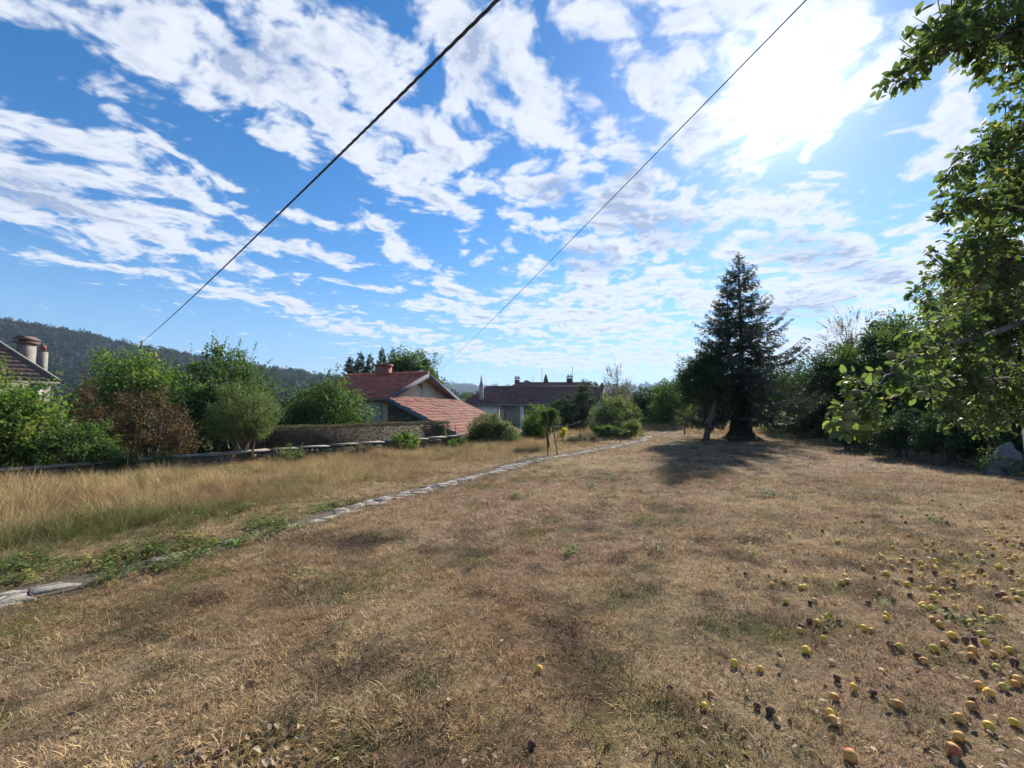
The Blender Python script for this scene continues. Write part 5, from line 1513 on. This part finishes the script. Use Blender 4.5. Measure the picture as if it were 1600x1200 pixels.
AP = {'yellow': mat_apple('apple_yellow', (.76, .48, .06), (.70, .47, .06), (.64, .27, .06), .5, .65),
      'green': mat_apple('apple_green', (.58, .46, .09), (.62, .47, .10), (.54, .34, .08), .3, .65),
      'orange': mat_apple('apple_orange', (.66, .38, .08), (.60, .33, .085), (.50, .15, .055), .7, .65),
      'red': mat_apple('apple_red', (.58, .32, .08), (.52, .24, .07), (.40, .07, .04), .85, .65),
      'rotten': mat_apple('apple_rotten', (.11, .055, .036), (.17, .085, .05), (.06, .036, .027), .9, .8),
      'hanging': mat_apple('apple_hanging', (.17, .185, .065), (.20, .20, .075), (.23, .14, .07), .6, .75)}
AM = [apple_mesh(920 + k) for k in range(5)]; AR = [apple_mesh(930 + k, 12, True) for k in range(4)]
def apple_obj(name, kind, k, loc, diam, rot, parent=None):
    me = (AR[k % 4] if kind == 'rotten' else AM[k % 5])
    key = me.name + kind
    if key not in apple_obj.cache:
        m2 = me.copy(); m2.materials.append(AP[kind]); apple_obj.cache[key] = m2
    o = bpy.data.objects.new(name, apple_obj.cache[key])
    o.location = loc; o.rotation_euler = rot; o.scale = (diam,) * 3
    if parent: o.parent = parent
    COL.objects.link(o)
    return o
apple_obj.cache = {}
for k, (px, py, Y, dm) in enumerate([(1443, 609, 3.05, .062), (1439, 617, 3.0, .055), (1478, 552, 3.3, .06), (1392, 555, 2.7, .055), (1400, 578, 2.72, .06), (1425, 572, 2.85, .06), (1338, 615, 2.5, .058), (1328, 634, 2.45, .06), (1325, 650, 2.42, .062), (1322, 668, 2.4, .055), (1345, 640, 2.5, .05), (1500, 440, 3.4, .06), (1530, 450, 3.6, .06), (1520, 455, 3.55, .055), (1498, 398, 3.4, .06), (1512, 405, 3.45, .058), (1560, 432, 3.8, .065), (1578, 470, 3.9, .06), (1500, 603, 3.6, .055), (1548, 598, 3.9, .055), (1515, 548, 3.6, .06), (1540, 520, 3.8, .06), (1470, 500, 3.3, .055), (1590, 380, 3.8, .06), (1575, 300, 3.6, .055), (1550, 355, 3.6, .055), (1480, 460, 3.4, .055)]):
    p = at(px, py, Y)
    apple_obj('apple', 'hanging', k, p - T0, dm, (rng.normal(0, .3), rng.normal(0, .3), rng.uniform(0, 6)), tree)

# windfalls on the lawn: those one can make out in the photograph
WF = [(843, 1046, 'yellow', .050, 'lone yellow apple lying on dry grass in the middle foreground'), (1100, 1104, 'yellow', .050, 'small yellow apple lying left of the main scatter of windfalls'), (1147, 1037, 'yellow', .055, 'yellow apple on the grass ahead of the nearest windfalls'),
      (1188, 1046, 'yellow', .045, None), (1304, 1090, 'orange', .06, 'orange yellow apple just above a touching pair of windfalls'), (1334, 1075, 'yellow', .055, None), (1297, 1115, 'yellow', .055, 'back one of two touching yellow windfalls'), (1302, 1127, 'orange', .065, 'front one of two touching windfalls, orange'),
      (1329, 1182, 'red', .075, 'red and yellow windfall apple near the bottom edge'), (1404, 1102, 'orange', .065, 'egg shaped orange windfall in front of a brown leaf'), (1499, 1123, 'orange', .06, None), (1498, 1152, 'orange', .065, None), (1490, 1174, 'red', .08, 'large red windfall apple near the bottom right'), (1545, 1083, 'yellow', .065, None), (1530, 1072, 'orange', .062, None),
      (1568, 1074, 'green', .055, None), (1590, 1062, 'orange', .065, None), (1587, 1070, 'orange', .055, None), (1558, 1044, 'green', .05, None), (1553, 1023, 'orange', .05, None), (1519, 1016, 'orange', .06, None), (1518, 1026, 'orange', .055, None), (1577, 1016, 'yellow', .05, None), (1444, 1034, 'orange', .055, 'orange windfall touching a dark rotten one'), (1434, 1026, 'rotten', .055, None), (1405, 1012, 'yellow', .055, 'yellow windfall beside two dark rotten apples'), (1391, 1007, 'rotten', .05, None), (1396, 1013, 'rotten', .055, None), (1460, 1014, 'yellow', .055, None), (1474, 1007, 'orange', .05, None), (1487, 993, 'yellow', .055, None), (1350, 982, 'yellow', .055, None), (1362, 986, 'orange', .045, None), (1384, 967, 'yellow', .05, 'front one of a touching pair of small yellow windfalls'), (1385, 961, 'yellow', .05, 'back one of a touching pair of small yellow windfalls'), (1516, 973, 'yellow', .05, None), (1538, 966, 'green', .05, None), (1551, 969, 'green', .05, None), (1562, 965, 'yellow', .05, None), (1532, 990, 'green', .05, None), (1540, 1004, 'yellow', .05, None), (1522, 1001, 'rotten', .05, None), (1508, 1000, 'rotten', .05, None),
      (1442, 946, 'yellow', .06, 'pale yellow windfall with a brown leaf at its side'), (1457, 968, 'orange', .05, None), (1468, 976, 'orange', .05, None), (1278, 973, 'yellow', .055, None), (1292, 964, 'yellow', .05, None), (1265, 971, 'rotten', .05, None), (1250, 986, 'yellow', .045, None), (1252, 980, 'rotten', .05, None), (1287, 999, 'yellow', .05, 'small yellow windfall right of the two dark ones'), (1259, 1016, 'yellow', .058, 'yellow windfall standing alone left of the scattered ones'), (1310, 972, 'rotten', .045, None), (1228, 940, 'yellow', .05, None), (1206, 914, 'yellow', .05, None), (1227, 890, 'yellow', .05, None), (1251, 918, 'green', .05, None), (1257, 917, 'yellow', .05, None), (1225, 909, 'green', .04, None), (1463, 889, 'yellow', .05, None), (1410, 871, 'orange', .05, None), (1357, 942, 'rotten', .045, None), (1422, 931, 'rotten', .05, None), (1183, 1104, 'rotten', .05, 'dark rotten apple left of a red brown one'), (1204, 1112, 'rotten', .06, 'red brown rotten apple in a hollow of the lawn'), (831, 1164, 'rotten', .055, 'dark red apple sunk in the grass at the bottom middle'), (1047, 1075, 'rotten', .045, 'small dark apple left of the yellow windfalls'), (1308, 1060, 'rotten', .05, None), (1364, 1083, 'rotten', .05, None), (1111, 1085, 'red', .045, None), (1520, 1095, 'rotten', .055, None), (1518, 1104, 'red', .06, None), (1537, 1051, 'rotten', .045, None), (1585, 1130, 'yellow', .055, None), (1545, 1135, 'yellow', .06, None), (1585, 1035, 'rotten', .055, None), (1480, 905, 'red', .05, None), (1488, 907, 'rotten', .05, None), (1540, 900, 'yellow', .045, None), (1521, 902, 'orange', .05, None), (1532, 892, 'rotten', .06, None), (1573, 893, 'orange', .05, None), (1545, 915, 'yellow', .045, None), (1555, 918, 'rotten', .05, None), (1490, 934, 'orange', .05, None), (1498, 932, 'green', .045, None), (1583, 924, 'green', .05, None), (1595, 927, 'green', .05, None), (1568, 928, 'red', .05, None), (1470, 935, 'green', .05, None), (1478, 952, 'rotten', .05, None), (1450, 920, 'green', .045, None), (1470, 925, 'rotten', .05, None), (1515, 915, 'yellow', .04, None), (1440, 920, 'yellow', .04, None), (1120, 902, 'yellow', .04, None), (1165, 897, 'rotten', .045, None)]
SHARE = {'yellow': 'yellow windfall apple in the scatter under the apple tree', 'green': 'greenish windfall apple in the scatter under the apple tree', 'orange': 'orange windfall apple in the scatter under the apple tree', 'red': 'reddish windfall apple in the scatter under the apple tree', 'rotten': 'dark rotten windfall apple in the scatter under the apple tree'}
placed = []; unnamed = []; every = []
def drop(px, py, kind, dm, lab, k):
    g = gnd(px, py)
    for it in range(3):
        g = gnd(px, py, hz(g.x, g.y) + dm * .35)
    z = hz(g.x, g.y) + dm * .34 + .004
    for q in placed:                     # keep neighbours from sinking into one another
        dd = math.hypot(g.x - q[0], g.y - q[1])
        if dd < (dm + q[2]) * .47:
            f = (dm + q[2]) * .47 - dd + .002
            ax_, ay_ = ((g.x - q[0]) / dd, (g.y - q[1]) / dd) if dd > 1e-4 else (1, 0)
            g.x += ax_ * f; g.y += ay_ * f
    placed.append((g.x, g.y, dm))
    o = apple_obj('fallen_apple', kind, k, (g.x, g.y, z), dm, (rng.uniform(.5, 1.6), rng.normal(0, .4), rng.uniform(0, 6.28)))
    tag(o, lab, 'apple', 'windfall apples under the apple tree')
    if lab is None: unnamed.append((o, kind, px, py))
    every.append((kind, g.x, g.y, o))
for k, (px, py, kd, dm, lab) in enumerate(WF):
    drop(px, py, kd, dm * (.74 if py > 1060 else .84), lab, k)
r = np.random.default_rng(940)
kinds = ['yellow', 'green', 'orange', 'yellow', 'orange', 'rotten']
k = 0
while k < 160:                            # smaller ones further back under the boughs
    px = r.uniform(1180, 1640); py = r.uniform(755, 955)
    w_ = smooth(1190, 1560, px) * smooth(1030 - 0.0 * px, 840, py + 0 * px) * math.exp(-((py - (900 - .10 * (px - 1300))) / 85) ** 2)
    if r.uniform() > w_: continue
    drop(px, py, kinds[r.integers(0, 6)], r.uniform(.036, .048), None, k); k += 1

NM = {'yellow': 'yellow', 'green': 'greenish', 'orange': 'orange', 'red': 'reddish', 'rotten': 'dark rotten'}
for o, kind, px, py in unnamed:           # each by its colour, its nearest neighbour and where it lies in the scatter
    d_, nk = min((math.hypot(o.location.x - x_, o.location.y - y_), kd_) for kd_, x_, y_, o2 in every if o2 is not o)
    near_ = ('touching' if d_ < .07 else 'close to' if d_ < .16 else 'apart from') + ' a ' + NM[nk] + ' one'
    row_ = 'nearest front' if py > 1090 else 'front' if py > 1030 else 'middle' if py > 980 else 'middle back' if py > 930 else 'back' if py > 885 else 'far back'
    sd_ = 'left' if px < 1330 else 'centre' if px < 1450 else 'right' if px < 1540 else 'far right'
    o['label'] = f'{NM[kind]} windfall apple {near_}, {row_} {sd_} of scatter'

# fallen leaves: the nearest ones singly, the rest as litter
def leaf_patch(n, pxs, lst):
    pass
litP = []
r = np.random.default_rng(950)
for k in range(760):
    if k < 240:
        px = r.normal(380, 110); py = r.uniform(1120, 1260)
        if px < 150 or px > 620 or py < 1130 + abs(px - 400) * .18: continue
    elif k < 700:
        px = r.uniform(1080, 1650); py = r.uniform(800, 1230)
        if r.uniform() > .25 + .75 * (px - 1080) / 520: continue
    else:
        px = r.uniform(-40, 1640); py = r.uniform(860, 1230)
    g = gnd(px, py); litP.append((g.x, g.y))
litP = np.array(litP)
litz = height(litP[:, 0], litP[:, 1])
order = np.argsort(litP[:, 1])
lit_me = {}
for kd in range(6):
    for vb in range(4):
        V0, Fs = FINE[kd]; V1 = V0.copy(); V1[:, 2] *= 2.2; V1[:, 1] *= 1.15
        mb = MB(); mb.add(V1, Fs, .08 + .29 * vb); me = mb.mesh('fallen_leaf', True); me.materials.append(LF['litter']); lit_me[kd, vb] = me
NS = 150
words = ['dark brown', 'brown', 'tan', 'pale tan']
for i in order[:NS]:
    x, y = litP[i]; vb = int(r.integers(0, 4))
    o = bpy.data.objects.new('fallen_leaf', lit_me[int(r.integers(0, 6)), vb])
    o.location = (x, y, litz[i] + r.uniform(.016, .032)); o.rotation_euler = (r.normal(0, .45), r.normal(0, .45), r.uniform(0, 6.28)); o.scale = (r.uniform(.024, .046),) * 3
    COL.objects.link(o)
    ppx = 800 + F * x / y
    where = 'in the bottom left litter' if ppx < 640 else ('on the bottom middle grass' if ppx < 1100 else 'among the nearest windfall apples')
    dist_ = 'right at the edge' if y < 1.75 else 'just above the edge' if y < 2.1 else 'a little further back'
    tag(o, f'{words[vb]} dead leaf {where}, {dist_}', 'leaf', f'dead leaves {where}')
V = []; Tq = []; Qd = []; vr = []; n0 = 0
for i in order[NS:]:
    V0, Fs = FINE[int(r.integers(0, 6))]
    Mx = np.array(Euler((r.normal(0, .45), r.normal(0, .45), r.uniform(0, 6.28))).to_matrix())
    X = (V0 * [1, 1.15, 2.2]) @ Mx.T * r.uniform(.024, .046) + np.array([litP[i][0], litP[i][1], litz[i] + .022])
    V.append(X); Tq += [[a + n0 for a in f] for f in Fs if len(f) == 3]; Qd += [[a + n0 for a in f] for f in Fs if len(f) == 4]; vr.append(np.full(len(X), r.uniform())); n0 += len(X)
o = link('leaf_litter', mesh_np('leaf_litter', np.vstack(V), [np.array(Tq), np.array(Qd)], {'var': ('FLOAT', np.concatenate(vr))}, True), LF['litter'])
tag(o, 'scattered dead leaves lying over the lawn', 'leaves', kind='stuff')

# pale boulder under the trees on the right
p = gnd(1566, 742)
mb = MB()
prof = [(.36, -.1), (.36, .1), (.35, .25), (.31, .40), (.25, .53), (.19, .64), (.11, .74), (.02, .80)]
mb.lathe(prof, 18)
V = mb.V[0]; V += .10 * (np.stack([fbm(V[:, 0] * 3 + 5 * s_, V[:, 2] * 3 + V[:, 1] * 2, 60 + s_, 3) for s_ in range(3)], 1) - .5) * 2
V[:, 1] *= .55; V[:, 0] += .22 * V[:, 2]
mb.V[0] = V
bo = mb.build('boulder', M['lichen_stone'], None, True); bo.location = (p.x, p.y, hz(p.x, p.y))
fo = Foliage(960); rb_ = fo.r
for k in range(16):
    a_ = rb_.uniform(2.2, 5.2); zz = rb_.uniform(0, .55)
    fo.clump((.36 * math.cos(a_) + .2 * zz, .30 * math.sin(a_), zz), .14, 34, .06, v0=rb_.uniform(.2, .7))
link('ivy', fo.mesh('ivy'), LF['mid'], bo)
tag(bo, 'pale mottled pointed boulder in the shade below the right hand trees', 'boulder')

# ------------------------------------------------------------------ fence remains
def post(px, pb, pt, label, lean=0.0, rad=.019, Y=None):
    g = gnd(px, pb) if Y is None else Vector((at(px, HOR, Y).x, Y, 0))
    z = hz(g.x, g.y); top = at(px, pt, g.y).z
    mb = MB(); mb.tube([(0, 0, -.2), (0, 0, (top - z) * .5), (0, 0, top - z)], [rad, rad, rad * .9], 6)
    mb.box((0, -rad, (top - z) * .93), (.012, .03, .05)); mb.box((0, -rad, (top - z) * .6), (.012, .03, .05))
    o = mb.build('fence_post', M['rust']); o.location = (g.x, g.y, z); o.rotation_euler = (0, lean, rng.uniform(-.2, .2))
    return tag(o, label, 'fence post', 'rusty fence posts by the path')
po = [post(856, 714, 646, 'straight rusty iron post beside the path'), post(871, 711, 660, 'leaning rusty iron post next to the straight one', lean=-.16), post(969, 692, 655, 'thin fence post in the bramble below the shrub'), post(993, 684, 655, 'last fence post at the far end of the path'), post(712, 699, 664, 'thin post at the right end of the wall', Y=18.6), post(906, 694, 656, 'thin post in the dry grass near the yellow plant'), post(1070, 680, 667, 'short stake in the dry grass left of the spruce', rad=.04)]
ws = [po[0], po[5], po[2], po[3]]
for hgt, lab in ((1.0, 'slack upper wire strung between the fence posts'), (.55, 'slack lower wire strung between the fence posts')):
    mb = MB()
    for a, b in zip(ws[:-1], ws[1:]):
        A = Vector(a.location) + Vector((0, -.03, hgt)); B = Vector(b.location) + Vector((0, -.03, hgt))
        pts = [A.lerp(B, f) - Vector((0, 0, .10 * 4 * f * (1 - f))) for f in np.linspace(0, 1, 9)]
        mb.tube(pts, .0025, 5)
    tag(mb.build('fence_wire', M['galvanised']), lab, 'wire')
# small post with a board beyond the spruce
g = at(1188, HOR, 30.0); z = hz(g.x, 30)
bd = tag(empty('feeder_post', (g.x, 30, z)), 'small post carrying a flat pale board beyond the spruce', 'post')
mb = MB(); mb.box((0, 0, .45), (.09, .09, .95)); mb.build('post', M['pole'], bd)
mb = MB(); mb.box((.06, 0, .95), (.62, .4, .05)); mb.build('board', M['coping'], bd)

# ------------------------------------------------------------------ overhead cables
def pole(name, label, x, y, top, armside=1):
    z = hz(x, y)
    root = tag(empty(name, (x, y, z)), label, 'pole')
    mb = MB(); mb.tube([(0, 0, -.5), (0, 0, (top - z) * .5), (0, 0, top - z + .25)], [.15, .13, .10], 10); mb.build('shaft', M['pole'], root, True)
    mb = MB(); mb.lathe([(.05, 0), (.07, .05), (.04, .09), (.06, .13), (.02, .16)], 8, (0, -.16, top - z - .1)); mb.build('insulator', M['render_white'], root)
    mb = MB(); mb.box((0, -.1, top - z - .06), (.05, .2, .05)); mb.build('bracket', M['galvanised'], root)
    return root
def cable(name, label, A, B, sag, r0, strands):
    n = 150
    f = np.linspace(0, 1, n) ** 1.0
    C = np.array(A)[None] + (np.array(B) - np.array(A))[None] * f[:, None]; C[:, 2] -= sag * 4 * f * (1 - f)
    if strands == 1:
        mb = MB(); mb.tube(C, r0, 6); o = mb.build(name, M['wire'], None, True)
    else:
        root = empty(name, C[0]); n2 = 1400
        f = np.linspace(0, 1, n2); C = np.array(A)[None] + (np.array(B) - np.array(A))[None] * f[:, None]; C[:, 2] -= sag * 4 * f * (1 - f)
        Tn = unit(np.gradient(C, axis=0)); a = unit(np.cross(Tn, [0, 0, 1.0])); b = np.cross(Tn, a)
        ln = np.concatenate([[0], np.cumsum(np.linalg.norm(np.diff(C, axis=0), axis=1))])
        for s_ in range(strands):
            ph = ln * 2 * math.pi / .62 + s_ * 2 * math.pi / strands
            mb = MB(); mb.tube(C + (a * np.cos(ph)[:, None] + b * np.sin(ph)[:, None]) * r0 - C[0], r0 * .95, 5); mb.build('strand', M['wire'], root, True)
        o = root
    return tag(o, label, 'cable')
A = at(221, 537, 40.0)
Bn = at(731, -2, 4.6); Bdir = (Bn - A)
B = A + Bdir * 1.55
pole('utility_pole', 'wooden utility pole rising behind the broad green tree', A.x, A.y, A.z)
A = A + Vector((0, -.16, 0))
cable('twisted_cable', 'thick twisted overhead cable crossing the sky on the left', A, B, 0.45, .011, 3)
pole('utility_pole', 'wooden utility pole behind the photographer that carries the twisted cable', B.x, B.y, B.z)
A2 = at(683, 583, 47.0); Bn = at(1231, -2, 5.2); B2 = A2 + (Bn - A2) * 1.5
pole('utility_pole', 'wooden utility pole hidden by the round green tree', A2.x, A2.y, A2.z)
cable('thin_cable', 'thin overhead wire slanting across the middle of the sky', A2 + Vector((0, -.16, 0)), B2, 0.30, .0085, 1)
pole('utility_pole', 'wooden utility pole behind the photographer that carries the thin wire', B2.x, B2.y, B2.z)

# ------------------------------------------------------------------ haze in the valley air
m, t = mat_base('haze_air')
pv = t.node('ShaderNodeVolumePrincipled', {'Color': (.55, .74, 1.0, 1), 'Density': HAZE, 'Anisotropy': 0.2})
o_ = t.node('ShaderNodeOutputMaterial', {'Volume': pv.outputs[0]})
if HAZE > 0:
    mb = MB(); mb.box((0, 2000, 120), (24000, 12000, 300)); hb = mb.build('haze', m); tag(hb, 'thin blue haze filling the valley air', 'haze', kind='stuff')
